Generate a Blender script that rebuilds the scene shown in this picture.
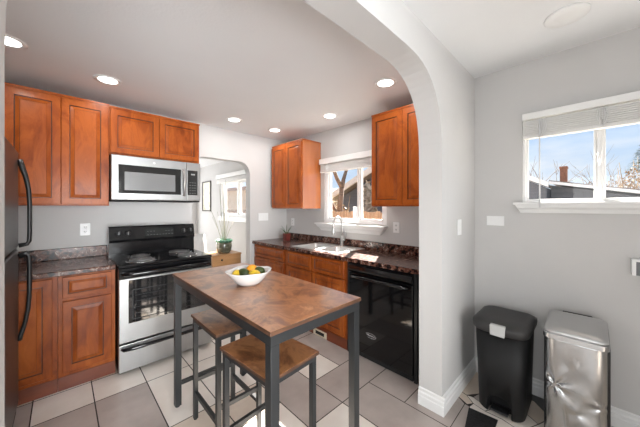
import bpy, bmesh, math, random
from mathutils import Vector, Matrix
from mathutils import noise as mnoise

random.seed(7)
S = bpy.context.scene
COL = S.collection
PI = math.pi
for o in list(bpy.data.objects):
    bpy.data.objects.remove(o)

# ------------------------------------------------------------------ camera
CAM_H = 1.395
cd = bpy.data.cameras.new('camera')
cam = bpy.data.objects.new('camera', cd)
COL.objects.link(cam)
AZ = 0.80076                                     # view azimuth from +X
cam.location = (0, 0, CAM_H)
cam.rotation_euler = (PI/2, 0, AZ - PI/2)
cd.sensor_width = 36
cd.lens = 265.97/640*36
cd.shift_y = -6.1/640
cd.clip_start = 0.02
cd.clip_end = 300
S.camera = cam

# ------------------------------------------------------------------ view
S.view_settings.view_transform = 'Standard'
S.view_settings.look = 'None'
S.view_settings.gamma = 1
S.view_settings.use_curve_mapping = False
S.view_settings.exposure = 0.15

# ------------------------------------------------------------------ world: blue sky with thin cloud
w = bpy.data.worlds.new('sky'); S.world = w
w.use_nodes = True
nt = w.node_tree; nt.nodes.clear()
out = nt.nodes.new('ShaderNodeOutputWorld')
bg = nt.nodes.new('ShaderNodeBackground')
tc = nt.nodes.new('ShaderNodeTexCoord')
sep = nt.nodes.new('ShaderNodeSeparateXYZ')
ramp = nt.nodes.new('ShaderNodeValToRGB')
nz = nt.nodes.new('ShaderNodeTexNoise')
mp = nt.nodes.new('ShaderNodeMapping')
cr = nt.nodes.new('ShaderNodeValToRGB')
mx = nt.nodes.new('ShaderNodeMixRGB')
nt.links.new(tc.outputs['Generated'], sep.inputs[0])
nt.links.new(sep.outputs['Z'], ramp.inputs[0])
e = ramp.color_ramp.elements
e[0].position = 0.0; e[0].color = (.72, .84, .95, 1)
e[1].position = 0.6; e[1].color = (.17, .38, .80, 1)
k = e.new(.22); k.color = (.36, .60, .93, 1)
mp.inputs['Scale'].default_value = (2.2, 2.2, 7)
nz.inputs['Scale'].default_value = 1.6
nz.inputs['Detail'].default_value = 6
nt.links.new(tc.outputs['Generated'], mp.inputs[0])
nt.links.new(mp.outputs[0], nz.inputs[0])
cr.color_ramp.elements[0].position = .44; cr.color_ramp.elements[0].color = (0, 0, 0, 1)
cr.color_ramp.elements[1].position = .78; cr.color_ramp.elements[1].color = (.9, .9, .9, 1)
nt.links.new(nz.outputs['Fac'], cr.inputs[0])
nt.links.new(cr.outputs[0], mx.inputs[0])
nt.links.new(ramp.outputs[0], mx.inputs[1])
mx.inputs[2].default_value = (.95, .96, .98, 1)
nt.links.new(mx.outputs[0], bg.inputs[0])
bg.inputs[1].default_value = 0.95
nt.links.new(bg.outputs[0], out.inputs[0])

# ------------------------------------------------------------------ sun
sd = bpy.data.lights.new('sun', 'SUN'); sun = bpy.data.objects.new('sun', sd); COL.objects.link(sun)
sd.energy = 46.0; sd.angle = math.radians(.6); sd.color = (1, .95, .88)
sun.rotation_euler = Vector((-1, -.53, -.96)).to_track_quat('-Z', 'Y').to_euler()

# ------------------------------------------------------------------ added area fills out of view, standing in for daylight
XLW = -1.0
def area(name, loc, direction, sx, sy, power, color=(1, 1, 1), spread=180):
    l = bpy.data.lights.new(name, 'AREA'); l.shape = 'RECTANGLE'; l.size = sx; l.size_y = sy
    l.energy = power; l.color = color
    o = bpy.data.objects.new(name, l); COL.objects.link(o)
    o.location = loc; o.rotation_euler = Vector(direction).to_track_quat('-Z', 'Y').to_euler()
    l.spread = math.radians(spread)
    return o
area('daylight_patio_window', (0, -1.96, 1.05), (.06, 1, -.02), 2.4, 1.9, 88, (.95, .98, 1), 85)  # added fill at the unseen rear wall, aimed through the arch
area('daylight_side_window', (-2.26, -.6, 1.1), (1, 0, 0), 1.8, 1.8, 35, (.95, .98, 1))  # added fill for the near room, out of view on its left
area('daylight_left_window', (XLW, 1.46, 1.30), (1, 0, .10), 1.0, 1.2, 6, (.95, .98, 1))  # added fill brightening the kitchen from its unseen left wall
area('daylight_lounge_window', (1.2, 7.3, 1.3), (0, -1, 0), 2.2, 2.0, 48, (.97, .985, 1))  # added fill at the unseen back of the lounge
LAMP_W = 2.4

# ================================================================== helpers
def nodes(m):
    m.use_nodes = True
    t = m.node_tree
    return t, t.nodes['Principled BSDF']

def mat(name, col, rough=.5, metal=0., spec=.5, coat=0., bump=0., bscale=60, var=0., vscale=8, stretch=(1, 1, 1), emit=None, estr=0, detail=4, coatr=.08, aniso=0):
    m = bpy.data.materials.new(name)
    t, p = nodes(m)
    p.inputs['Base Color'].default_value = (*col, 1)
    p.inputs['Roughness'].default_value = rough
    p.inputs['Metallic'].default_value = metal
    p.inputs['Specular IOR Level'].default_value = spec
    p.inputs['Coat Weight'].default_value = coat
    p.inputs['Coat Roughness'].default_value = coatr
    if emit:
        p.inputs['Emission Color'].default_value = (*emit, 1)
        p.inputs['Emission Strength'].default_value = estr
    tcn = t.nodes.new('ShaderNodeTexCoord'); mpn = t.nodes.new('ShaderNodeMapping')
    t.links.new(tcn.outputs['Object'], mpn.inputs[0]); mpn.inputs['Scale'].default_value = stretch
    n = t.nodes.new('ShaderNodeTexNoise'); n.inputs['Scale'].default_value = vscale; n.inputs['Detail'].default_value = detail
    t.links.new(mpn.outputs[0], n.inputs[0])
    r = t.nodes.new('ShaderNodeValToRGB')
    a = tuple(max(0, c*(1-var)) for c in col); b = tuple(min(1, c*(1+var)) for c in col)
    r.color_ramp.elements[0].position = .3; r.color_ramp.elements[0].color = (*a, 1)
    r.color_ramp.elements[1].position = .7; r.color_ramp.elements[1].color = (*b, 1)
    t.links.new(n.outputs['Fac'], r.inputs[0]); t.links.new(r.outputs[0], p.inputs['Base Color'])
    if bump:
        n2 = t.nodes.new('ShaderNodeTexNoise'); n2.inputs['Scale'].default_value = bscale; n2.inputs['Detail'].default_value = 3
        t.links.new(mpn.outputs[0], n2.inputs[0])
        b2 = t.nodes.new('ShaderNodeBump'); b2.inputs['Strength'].default_value = bump; b2.inputs['Distance'].default_value = .004
        t.links.new(n2.outputs['Fac'], b2.inputs['Height']); t.links.new(b2.outputs[0], p.inputs['Normal'])
    return m

def ramp_mat(name, stops, rough=.4, scale=6, stretch=(1, 1, 1), detail=6, coat=0., dist=0., spec=.5, bump=0., nrough=.55, coatr=.1):
    m = bpy.data.materials.new(name)
    t, p = nodes(m)
    p.inputs['Roughness'].default_value = rough
    p.inputs['Coat Weight'].default_value = coat
    p.inputs['Coat Roughness'].default_value = coatr
    p.inputs['Specular IOR Level'].default_value = spec
    tcn = t.nodes.new('ShaderNodeTexCoord'); mpn = t.nodes.new('ShaderNodeMapping')
    t.links.new(tcn.outputs['Object'], mpn.inputs[0]); mpn.inputs['Scale'].default_value = stretch
    n = t.nodes.new('ShaderNodeTexNoise'); n.inputs['Scale'].default_value = scale; n.inputs['Detail'].default_value = detail
    n.inputs['Distortion'].default_value = dist; n.inputs['Roughness'].default_value = nrough
    t.links.new(mpn.outputs[0], n.inputs[0])
    r = t.nodes.new('ShaderNodeValToRGB')
    els = r.color_ramp.elements
    els[0].position, els[0].color = stops[0][0], (*stops[0][1], 1)
    els[1].position, els[1].color = stops[-1][0], (*stops[-1][1], 1)
    for pos, c in stops[1:-1]:
        x = els.new(pos); x.color = (*c, 1)
    t.links.new(n.outputs['Fac'], r.inputs[0]); t.links.new(r.outputs[0], p.inputs['Base Color'])
    if bump:
        b2 = t.nodes.new('ShaderNodeBump'); b2.inputs['Strength'].default_value = bump; b2.inputs['Distance'].default_value = .003
        t.links.new(n.outputs['Fac'], b2.inputs['Height']); t.links.new(b2.outputs[0], p.inputs['Normal'])
    return m

def glass_mat(name, tint=(1, 1, 1)):
    m = bpy.data.materials.new(name); m.use_nodes = True
    t = m.node_tree; t.nodes.clear()
    o = t.nodes.new('ShaderNodeOutputMaterial'); mixn = t.nodes.new('ShaderNodeMixShader')
    tr = t.nodes.new('ShaderNodeBsdfTransparent'); tr.inputs[0].default_value = (*tint, 1)
    gl = t.nodes.new('ShaderNodeBsdfGlossy'); gl.inputs['Roughness'].default_value = .02
    lw_ = t.nodes.new('ShaderNodeLayerWeight'); pw = t.nodes.new('ShaderNodeMath'); pw.operation = 'POWER'; pw.inputs[1].default_value = 5
    ad = t.nodes.new('ShaderNodeMath'); ad.operation = 'MULTIPLY_ADD'; ad.inputs[1].default_value = .45; ad.inputs[2].default_value = .02
    lw_.inputs[0].default_value = .5
    t.links.new(lw_.outputs['Facing'], pw.inputs[0]); t.links.new(pw.outputs[0], ad.inputs[0]); t.links.new(ad.outputs[0], mixn.inputs[0]); t.links.new(tr.outputs[0], mixn.inputs[1]); t.links.new(gl.outputs[0], mixn.inputs[2])
    t.links.new(mixn.outputs[0], o.inputs[0])
    return m

M = {}
M['wall'] = mat('wall_paint', (.60, .59, .58), .75, spec=.25, bump=.10, bscale=90, var=.015, vscale=3)
M['ceiling'] = mat('ceiling_paint', (.82, .825, .83), .85, spec=.15, bump=.25, bscale=70, var=.015, vscale=2)
M['white'] = mat('white_trim_paint', (.84, .84, .83), .4, var=.01)
M['vinyl'] = mat('white_vinyl', (.86, .86, .855), .35, var=.01)
M['blind'] = mat('blind_slat', (.78, .77, .75), .5, var=.02)
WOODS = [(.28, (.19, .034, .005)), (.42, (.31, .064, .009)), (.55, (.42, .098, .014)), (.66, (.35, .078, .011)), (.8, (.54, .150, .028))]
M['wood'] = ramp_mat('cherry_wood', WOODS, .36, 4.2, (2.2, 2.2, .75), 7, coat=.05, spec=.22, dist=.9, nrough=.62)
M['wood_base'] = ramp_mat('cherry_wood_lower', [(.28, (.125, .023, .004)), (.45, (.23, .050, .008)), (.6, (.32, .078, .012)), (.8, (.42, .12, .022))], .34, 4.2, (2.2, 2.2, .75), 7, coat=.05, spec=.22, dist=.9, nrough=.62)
M['glaze'] = mat('dark_wood_glaze', (.085, .022, .009), .4, var=.2)
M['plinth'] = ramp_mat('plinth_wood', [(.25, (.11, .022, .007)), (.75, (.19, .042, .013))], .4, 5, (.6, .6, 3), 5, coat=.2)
M['side'] = ramp_mat('cabinet_side_veneer', [(.25, (.40, .105, .022)), (.75, (.54, .17, .042))], .16, 4, (3, 3, .4), 5, coat=1, coatr=.05)
M['side'].node_tree.nodes['Principled BSDF'].inputs['Coat IOR'].default_value = 1.9
M['laminate'] = ramp_mat('speckled_brown_laminate', [(.38, (.010, .007, .007)), (.455, (.030, .015, .012)), (.475, (.16, .062, .042)), (.51, (.035, .015, .012)), (.545, (.25, .115, .078)), (.565, (.04, .02, .016)), (.60, (.18, .085, .062)), (.625, (.55, .45, .38)), (.64, (.10, .05, .04)), (.67, (.015, .010, .009))], .22, 26, (1, 1, 1), 5, coat=.06, dist=.6, nrough=.55, coatr=.15, spec=.25)
M['steel'] = mat('brushed_steel', (.62, .62, .61), .30, metal=1, var=.05, vscale=3, stretch=(.3, .3, 30))
M['steel_h'] = mat('brushed_steel_range', (.42, .42, .415), .38, metal=1, var=.03, vscale=3, stretch=(6, .3, .3))
M['chrome'] = mat('chrome', (.50, .495, .485), .28, metal=1)
M['sinksteel'] = mat('sink_steel', (.76, .76, .75), .42, metal=1, var=.03)
M['blackgloss'] = mat('black_glossy_enamel', (.005, .005, .006), .12, spec=.45, coat=.1)
M['dwblack'] = mat('black_dishwasher_front', (.0045, .0045, .005), .07, spec=.45)
M['blackplastic'] = mat('black_plastic', (.012, .012, .013), .35)
M['blackmat'] = mat('black_matte', (.010, .010, .010), .7)
M['fridge'] = mat('black_textured_fridge', (.045, .043, .042), .33, bump=.1, bscale=400, spec=.6)
M['ovenglass'] = mat('oven_glass', (.012, .012, .013), .05, spec=.9, coat=.6)
M['microglass'] = mat('microwave_glass', (.02, .02, .02), .06, spec=.8)
M['micromesh'] = mat('microwave_screen', (.20, .20, .20), .25, spec=.7)
M['display'] = mat('display', (.008, .011, .011), .22)
M['ink'] = mat('pale_print', (.75, .75, .75), .4)
M['ink2'] = mat('grey_print', (.30, .30, .30), .4)
M['coil'] = mat('burner_coil', (.16, .16, .165), .35, metal=.6)
M['drip'] = mat('drip_pan', (.55, .55, .55), .18, metal=1)
M['tmetal'] = mat('black_powder_coated_steel', (.014, .015, .016), .42, spec=.5, var=.05)
M['rustic'] = ramp_mat('rustic_brown_top', [(.28, (.085, .032, .015)), (.42, (.24, .092, .036)), (.52, (.46, .205, .080)), (.60, (.32, .135, .058)), (.70, (.56, .29, .14)), (.84, (.58, .38, .26))], .30, 4.2, (1.7, 1.2, 1), 9, coat=.45, dist=.55, nrough=.66, coatr=.2)
M['rusticedge'] = ramp_mat('rustic_brown_edge', [(.3, (.04, .016, .008)), (.7, (.11, .045, .02))], .5, 12, (1, 1, 3), 5)
M['ceramic'] = mat('white_ceramic', (.80, .795, .78), .18, coat=.4)
M['orange'] = mat('orange_peel', (.75, .30, .02), .4, bump=.3, bscale=160, var=.1)
M['lemon'] = mat('lemon_peel', (.75, .50, .03), .4, bump=.25, bscale=140, var=.08)
M['lime'] = mat('dark_green_peel', (.035, .055, .012), .4, bump=.3, bscale=120, var=.3)
M['canblack'] = mat('charcoal_plastic', (.010, .010, .0105), .5, spec=.3, bump=.05, bscale=300)
M['canlid'] = mat('charcoal_lid_plastic', (.034, .033, .033), .5, spec=.4)
M['cliplight'] = mat('pale_grey_plastic', (.50, .50, .49), .4)
M['cansteel'] = mat('dented_stainless', (.47, .475, .48), .24, metal=1, var=.03, vscale=3)
M['canlidsteel'] = mat('stainless_lid', (.56, .56, .56), .34, metal=1, var=.03, vscale=3)
M['rug'] = mat('black_rubber_mat', (.009, .009, .010), .75, bump=.7, bscale=120, var=.5, vscale=60)
M['redpot'] = mat('red_glazed_pot', (.16, .028, .022), .3, var=.1)
M['leaf'] = mat('green_leaf', (.06, .12, .03), .5, var=.3)
M['stick'] = mat('dry_reed', (.32, .31, .22), .7, var=.2)
M['potgreen'] = ramp_mat('green_brown_glaze', [(.3, (.06, .05, .03)), (.5, (.10, .10, .07)), (.7, (.20, .19, .13))], .2, 14, (1, 1, 3), 4, coat=.5)
M['potrim'] = mat('green_glaze', (.06, .16, .10), .2, coat=.5)
M['oak'] = ramp_mat('light_oak', [(.3, (.40, .20, .08)), (.7, (.56, .31, .14))], .4, 5, (.5, 3, 3), 5)
M['fabric'] = mat('white_cushion_fabric', (.66, .65, .64), .9, bump=.4, bscale=150, var=.06, vscale=14)
M['greyfabric'] = mat('grey_fabric', (.22, .22, .23), .9, bump=.4, bscale=150, var=.1)
M['art'] = ramp_mat('pale_print_art', [(.35, (.74, .72, .62)), (.55, (.70, .68, .55)), (.68, (.45, .45, .30))], .5, 10, (1, 1, 1), 4)
M['frame'] = mat('dark_frame', (.06, .045, .035), .4)
M['lens'] = mat('lamp_lens', (.9, .9, .9), .4, emit=(1, .98, .95), estr=7)
M['beige'] = mat('beige_vent', (.60, .52, .40), .45)
M['glass'] = glass_mat('window_glass')
M['wand'] = mat('clear_wand', (.78, .78, .79), .2)
M['insul'] = mat('grey_insulation', (.14, .14, .135), .8, bump=.6, bscale=60, var=.7, vscale=50)

def link(name, me, parent=None):
    o = bpy.data.objects.new(name, me); COL.objects.link(o)
    if parent: o.parent = parent
    return o

def tag(o, label=None, cat=None, group=None, kind=None):
    if label: o['label'] = label
    if cat: o['category'] = cat
    if group: o['group'] = group
    if kind: o['kind'] = kind
    return o

def thing(name, label, cat, loc=(0, 0, 0), rz=0, group=None):
    o = bpy.data.objects.new(name, None); COL.objects.link(o)
    o.empty_display_size = .1
    o.location = loc; o.rotation_euler = (0, 0, rz)
    return tag(o, label, cat, group)

def copy_tree(o, parent=None):
    c = o.copy(); COL.objects.link(c)
    if parent: c.parent = parent
    for ch in list(o.children):
        copy_tree(ch, c)
    return c

class MB:
    """collects shapes into one mesh"""
    def __init__(s): s.bm = bmesh.new(); s.mi = 0
    def _f(s, vs):
        try:
            f = s.bm.faces.new(vs); f.material_index = s.mi; return f
        except ValueError:
            return None
    def box(s, x0, x1, y0, y1, z0, z1, bev=0, seg=2):
        x0, x1 = min(x0, x1), max(x0, x1); y0, y1 = min(y0, y1), max(y0, y1); z0, z1 = min(z0, z1), max(z0, z1)
        b = bmesh.new() if bev else s.bm
        v = [b.verts.new((x, y, z)) for x in (x0, x1) for y in (y0, y1) for z in (z0, z1)]
        fs = [(0, 1, 3, 2), (4, 6, 7, 5), (0, 4, 5, 1), (2, 3, 7, 6), (0, 2, 6, 4), (1, 5, 7, 3)]
        for f in fs:
            q = b.faces.new([v[i] for i in f]); q.material_index = s.mi
        if bev:
            bmesh.ops.bevel(b, geom=list(b.edges), offset=bev, segments=seg, affect='EDGES', profile=.5, clamp_overlap=True)
            s._merge(b)
        return s
    def _merge(s, b, mtx=None):
        b.verts.index_update()
        mp_ = {}
        for v in b.verts:
            mp_[v.index] = s.bm.verts.new(mtx @ v.co if mtx else v.co)
        for f in b.faces:
            try:
                q = s.bm.faces.new([mp_[v.index] for v in f.verts]); q.material_index = s.mi; q.smooth = f.smooth
            except ValueError: pass
        b.free()
    def rings(s, rings, cap0=True, cap1=True, smooth=True, closed=True):
        rv = [[s.bm.verts.new(p) for p in r] for r in rings]
        n = len(rv[0])
        for a, b in zip(rv, rv[1:]):
            for i in range(n if closed else n-1):
                f = s._f([a[i], a[(i+1) % n], b[(i+1) % n], b[i]])
                if f: f.smooth = smooth
        if cap0: s._f(list(reversed(rv[0])))
        if cap1: s._f(rv[-1])
        return s
    def lathe(s, prof, n=24, c=(0, 0, 0), smooth=True, sx=1, sy=1, cap0=True, cap1=True):
        return s.rings([[(c[0]+r*math.cos(2*PI*i/n)*sx, c[1]+r*math.sin(2*PI*i/n)*sy, c[2]+z) for i in range(n)] for r, z in prof], cap0, cap1, smooth)
    def tube(s, pts, r, n=10, cap=True, smooth=True):
        pts = [Vector(p) for p in pts]
        rr = r if isinstance(r, (list, tuple)) else [r]*len(pts)
        out_ = []
        up = Vector((0, 0, 1)); prev = None
        for i, p in enumerate(pts):
            t = (pts[min(i+1, len(pts)-1)] - pts[max(i-1, 0)]).normalized()
            if prev is None:
                u = t.cross(up)
                if u.length < .1: u = t.cross(Vector((1, 0, 0)))
            else:
                u = prev - t*prev.dot(t)
            u.normalize(); prev = u; v = t.cross(u)
            out_.append([p + (u*math.cos(2*PI*k/n) + v*math.sin(2*PI*k/n))*rr[i] for k in range(n)])
        return s.rings(out_, cap, cap, smooth)
    def bar(s, a, b, wx, wz):
        """square bar between a and b"""
        a, b = Vector(a), Vector(b); t = (b-a).normalized()
        u = t.cross(Vector((0, 0, 1)))
        if u.length < .05: u = Vector((1, 0, 0))
        u.normalize(); v = u.cross(t)
        return s.rings([[p + u*sx*wx/2 + v*sz*wz/2 for sx, sz in ((-1, -1), (1, -1), (1, 1), (-1, 1))] for p in (a, b)], smooth=False)
    def prism(s, poly, axis, a, b, smooth=False):
        """poly of 2D points extruded along axis ('x','y','z') from a to b"""
        def P(u, v, t):
            return {'x': (t, u, v), 'y': (u, t, v), 'z': (u, v, t)}[axis]
        r0 = [s.bm.verts.new(P(u, v, a)) for u, v in poly]; r1 = [s.bm.verts.new(P(u, v, b)) for u, v in poly]
        n = len(poly)
        for i in range(n):
            f = s._f([r0[i], r0[(i+1) % n], r1[(i+1) % n], r1[i]])
            if f: f.smooth = smooth
        s._f(list(reversed(r0))); s._f(r1)
        return s
    def sphere(s, c, r, n=16, m=10, sc=(1, 1, 1), mtx=None):
        b = bmesh.new(); bmesh.ops.create_uvsphere(b, u_segments=n, v_segments=m, radius=r)
        for v in b.verts: v.co = Vector((v.co.x*sc[0], v.co.y*sc[1], v.co.z*sc[2]))
        for f in b.faces: f.smooth = True
        mt = Matrix.Translation(c) @ (mtx if mtx else Matrix())
        s._merge(b, mt); return s
    def panel(s, x0, x1, z0, z1, y, t, prof, gl=(), mats=(0, 1)):
        """raised panel seen from -y; prof = [(inset, depth)], faces listed in gl take the second material"""
        rv = []
        for ins, d in prof:
            rv.append([s.bm.verts.new((x, y+d, z)) for x, z in ((x0+ins, z0+ins), (x1-ins, z0+ins), (x1-ins, z1-ins), (x0+ins, z1-ins))])
        for j, (a, b) in enumerate(zip(rv, rv[1:])):
            for i in range(4):
                f = s._f([a[i], a[(i+1) % 4], b[(i+1) % 4], b[i]])
                if f: f.material_index = mats[1] if j in gl else mats[0]
        f = s._f(rv[-1]);  f.material_index = mats[0]
        f = s._f(list(reversed(rv[0]))); f.material_index = mats[0]
        return s
    def build(s, name, mats, parent=None, world=False, fix=True):
        if world and parent is not None:
            off = Vector(parent.location)
            for v in s.bm.verts: v.co -= off
        if fix: bmesh.ops.recalc_face_normals(s.bm, faces=list(s.bm.faces))
        me = bpy.data.meshes.new(name); s.bm.to_mesh(me); s.bm.free()
        for m in (mats if isinstance(mats, (list, tuple)) else [mats]):
            me.materials.append(m)
        return link(name, me, parent)

def struct(name, mb, m, parent=None):
    o = mb.build(name, m, parent)
    if parent is None: o['kind'] = 'structure'
    return o

def rrect(w, d, r, n=6, cx=0, cy=0):
    pts = []
    for (sx, sy, a0) in ((1, 1, 0), (-1, 1, PI/2), (-1, -1, PI), (1, -1, 1.5*PI)):
        for i in range(n+1):
            a = a0 + PI/2*i/n
            pts.append((cx + sx*(w/2-r) + r*math.cos(a), cy + sy*(d/2-r) + r*math.sin(a)))
    return pts

def boolean_cut(o, cutter):
    md = o.modifiers.new('cut', 'BOOLEAN'); md.operation = 'DIFFERENCE'; md.object = cutter; md.solver = 'EXACT'
    bpy.context.view_layer.update()
    dg = bpy.context.evaluated_depsgraph_get()
    me = bpy.data.meshes.new_from_object(o.evaluated_get(dg))
    o.modifiers.clear(); o.data = me
    bpy.data.objects.remove(cutter)

# ================================================================== dimensions
YA = 3.43          # range wall
XB = 2.58          # sink wall
XD = 2.54          # near-room window wall
Y0, Y1 = .715, .875   # arch wall faces
ZK, ZN = 2.44, 2.50   # ceilings
XL = -1.02         # kitchen left wall

# ================================================================== floor tiles (one mesh, each tile with its own colour)
PX, PY, GX, GY = .318, .309, 1.44, 2.49
cream = ramp_mat('cream_tile', [(.3, (.74, .67, .60)), (.7, (.86, .81, .75))], .30, 3.5, (1, 1, 1), 5, coat=.1)
greyt = ramp_mat('grey_tile', [(.3, (.38, .325, .295)), (.7, (.50, .44, .405))], .33, 4, (1, 1, 1), 6, coat=.1)
tan = ramp_mat('tan_tile', [(.3, (.60, .50, .41)), (.7, (.74, .64, .54))], .33, 3.5, (1, 1, 1), 5, coat=.1)
dark = mat('charcoal_tile', (.06, .058, .056), .5, var=.2)  # dark floor colour that paints in shade
grout = mat('dark_grout', (.035, .028, .024), .8, var=.2)
fb = MB()
fb.mi = 4; fb.box(-2.3, 2.75, -3.0, 7.6, -.10, -.003)
TILE = {}
def tset(ix, iy, m): TILE[(ix, iy)] = m
# ix 0 spans x 1.44..1.758 ; iy 0 spans y 2.49..2.799
for ix in range(-6, 4): tset(ix, 0, 0)
for ix, m in ((-6, 1), (-5, 1), (-4, 1), (-3, 0), (-2, 0), (-1, 1), (0, 0), (1, 1)): tset(ix, -1, m)
for ix, m in ((-6, 1), (-5, 0), (-4, 2), (-3, 0), (-2, 0), (-1, 0), (0, 1), (1, 1)): tset(ix, -2, m)
for ix, m in ((-5, 1), (-4, 2), (-3, 0), (-2, 2), (-1, 2), (0, 0), (1, 1)): tset(ix, -3, m)
for ix, m in ((-5, 1), (-4, 1), (-3, 0), (-2, 0), (-1, 1), (0, 1), (1, 1)): tset(ix, -4, m)
for ix, m in ((-4, 1), (-3, 0), (-2, 1), (-1, 0), (0, 1), (1, 1)): tset(ix, -5, m)
for ix, m in ((-2, 1), (-1, 1), (0, 1), (1, 1)): tset(ix, -6, m)
rnd = random.Random(3)
g = .0035
def tile_poly(pts, m, z=0.0):
    fb.mi = m
    c = Vector((sum(p[0] for p in pts)/len(pts), sum(p[1] for p in pts)/len(pts)))
    q = [(p[0] + (c.x-p[0])*min(.5, g/max(.02, (Vector(p)-c).length)), p[1] + (c.y-p[1])*min(.5, g/max(.02, (Vector(p)-c).length))) for p in pts]
    vs = [fb.bm.verts.new((x, y, z)) for x, y in q]
    f = fb.bm.faces.new(vs); f.material_index = m
    if f.normal.z < 0: f.normal_flip()
def split_skip(x0, x1, y0, y1):   # the cracked corner piece beside the bins is laid below
    return x0 > 1.98 and y1 < .80 and y0 > -.45
MERGE = [(-6, -6, -2, -1, 1), (-5, -5, -2, -1, 1), (-4, -4, -2, -1, 1), (-3, -3, -2, -1, 0), (-2, -2, -2, -1, 0), (-1, -1, -2, -1, 0), (0, 0, -1, -1, 0), (0, 0, -2, -2, 1),
         (-1, -1, -4, -3, 1), (0, 0, -3, -3, 0), (0, 1, -4, -4, 1), (0, 0, -6, -5, 1), (-1, -1, -6, -5, 0), (1, 1, -3, -2, 1), (1, 2, -5, -5, 1), (2, 2, -4, -3, 1),
         (-3, -3, -4, -3, 2), (-2, -2, -3, -3, 2), (-2, -2, -5, -4, 0), (-3, -3, -6, -5, 1), (-4, -4, -4, -3, 2), (-5, -5, -4, -3, 0), (-4, -4, -6, -5, 0), (1, 2, -1, -1, 1), (2, 2, -2, -2, 1)]
done = set()
def lay(ix0, ix1, iy0, iy1, m):
    x0 = GX + ix0*PX; x1 = GX + (ix1+1)*PX; y0 = GY + iy0*PY; y1 = GY + (iy1+1)*PY
    vs = [fb.bm.verts.new(p) for p in ((x0+g, y0+g, 0), (x1-g, y0+g, 0), (x1-g, y1-g, 0), (x0+g, y1-g, 0))]
    f = fb.bm.faces.new(vs); f.material_index = m
for q in MERGE:
    lay(*q)
    for ix in range(q[0], q[1]+1):
        for iy in range(q[2], q[3]+1): done.add((ix, iy))
for ix in range(-12, 5):
    for iy in range(-18, 17):
        if (ix, iy) in done: continue
        if GX + ix*PX > 1.7 and GY + (iy+1)*PY < .95: continue
        if iy == 0 and -6 <= ix <= 2: m = 1 if ix in (-6, 0, 1, 2) else 0
        else: m = rnd.choice((0, 1, 1, 2)) if iy < 0 else rnd.choice((0, 2))
        lay(ix, ix, iy, iy, m)
# crazy-paved pieces beside the arch and under the bins
def strip(xs, ys, mats_):
    k = 0
    for i in range(len(xs)-1):
        for j in range(len(ys)-1):
            tile_poly([(xs[i], ys[j]), (xs[i+1], ys[j]), (xs[i+1], ys[j+1]), (xs[i], ys[j+1])], mats_[k % len(mats_)]); k += 1
tile_poly([(1.758, .636), (2.055, .64), (2.10, .70), (2.06, .945), (1.758, .945)], 1)
tile_poly([(2.06, .945), (2.10, .70), (2.58, .72), (2.58, .945)], 1)
tile_poly([(1.758, .636), (1.758, .327), (1.86, .327), (1.90, .56), (2.05, .61), (2.055, .64)], 1)
tile_poly([(2.06, .625), (2.10, .60), (2.16, .66), (2.17, .70), (2.10, .70)], 2)
tile_poly([(2.17, .70), (2.16, .66), (2.24, .60), (2.44, .62), (2.58, .68), (2.58, .72)], 2)
tile_poly([(2.10, .60), (2.08, .52), (2.12, .50), (2.17, .62), (2.16, .66)], 0)
tile_poly([(2.17, .62), (2.12, .50), (2.30, .48), (2.44, .50), (2.44, .62), (2.24, .60)], 1)
tile_poly([(1.86, .327), (2.05, .32), (2.08, .42), (2.08, .52), (2.10, .60), (2.05, .61), (1.90, .56)], 0)
tile_poly([(2.08, .42), (2.05, .32), (2.20, .25), (2.26, .33), (2.30, .48), (2.12, .50), (2.08, .52)], 0)
tile_poly([(2.26, .33), (2.20, .25), (2.32, .20), (2.44, .30), (2.44, .50), (2.30, .48)], 2)
tile_poly([(2.44, .30), (2.32, .20), (2.42, .10), (2.58, .08), (2.58, .68), (2.44, .62)], 3)  # shade gap under the baseboard, painted as a dark floor piece
tile_poly([(1.758, .327), (1.758, .018), (1.98, .02), (2.05, .32)], 2)
tile_poly([(2.05, .32), (1.98, .02), (2.24, -.02), (2.42, .10), (2.32, .20), (2.20, .25)], 0)
tile_poly([(1.758, .018), (1.758, -.29), (2.58, -.29), (2.58, .08), (2.42, .10), (2.24, -.02), (1.98, .02)], 1)
for iy in range(-18, -8):
    y0 = GY + iy*PY
    if y0 + PY > -.28: continue
    for ix in (1, 2, 3):
        x0 = GX + ix*PX
        fb.mi = rnd.choice((0, 1, 2))
        vs = [fb.bm.verts.new(p) for p in ((x0+g, y0+g, 0), (x0+PX-g, y0+g, 0), (x0+PX-g, y0+PY-g, 0), (x0+g, y0+PY-g, 0))]
        f = fb.bm.faces.new(vs); f.material_index = fb.mi
struct('floor', fb, [cream, greyt, tan, dark, grout])

# ================================================================== walls
def sup(cx, cz, a, b, t, n=2.6):
    c, s_ = math.cos(t), math.sin(t)
    return cx + a*math.copysign(abs(c)**(2/n), c), cz + b*abs(s_)**(2/n)
def arch_opening(xl, xr, zs, zt, a, n=2.6, k=14):
    pts = [(xl, 0)]
    for i in range(k+1): pts.append(sup(xl+a, zs, a, zt-zs, PI - PI/2*i/k, n))
    for i in range(k+1): pts.append(sup(xr-a, zs, a, zt-zs, PI/2 - PI/2*i/k, n))
    pts.append((xr, 0))
    return pts
# arch wall between the near room and the kitchen
poly = [(-2.3, -.02)] + [(x, z if z > 0 else -.02) for x, z in arch_opening(-.088, 1.838, 1.72, 2.288, .50)] + [(2.70, -.02), (2.70, 2.6), (-2.3, 2.6)]
b = MB(); b.prism(poly, 'y', Y0, Y1)
struct('wall_arch', b, M['wall'])
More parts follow.
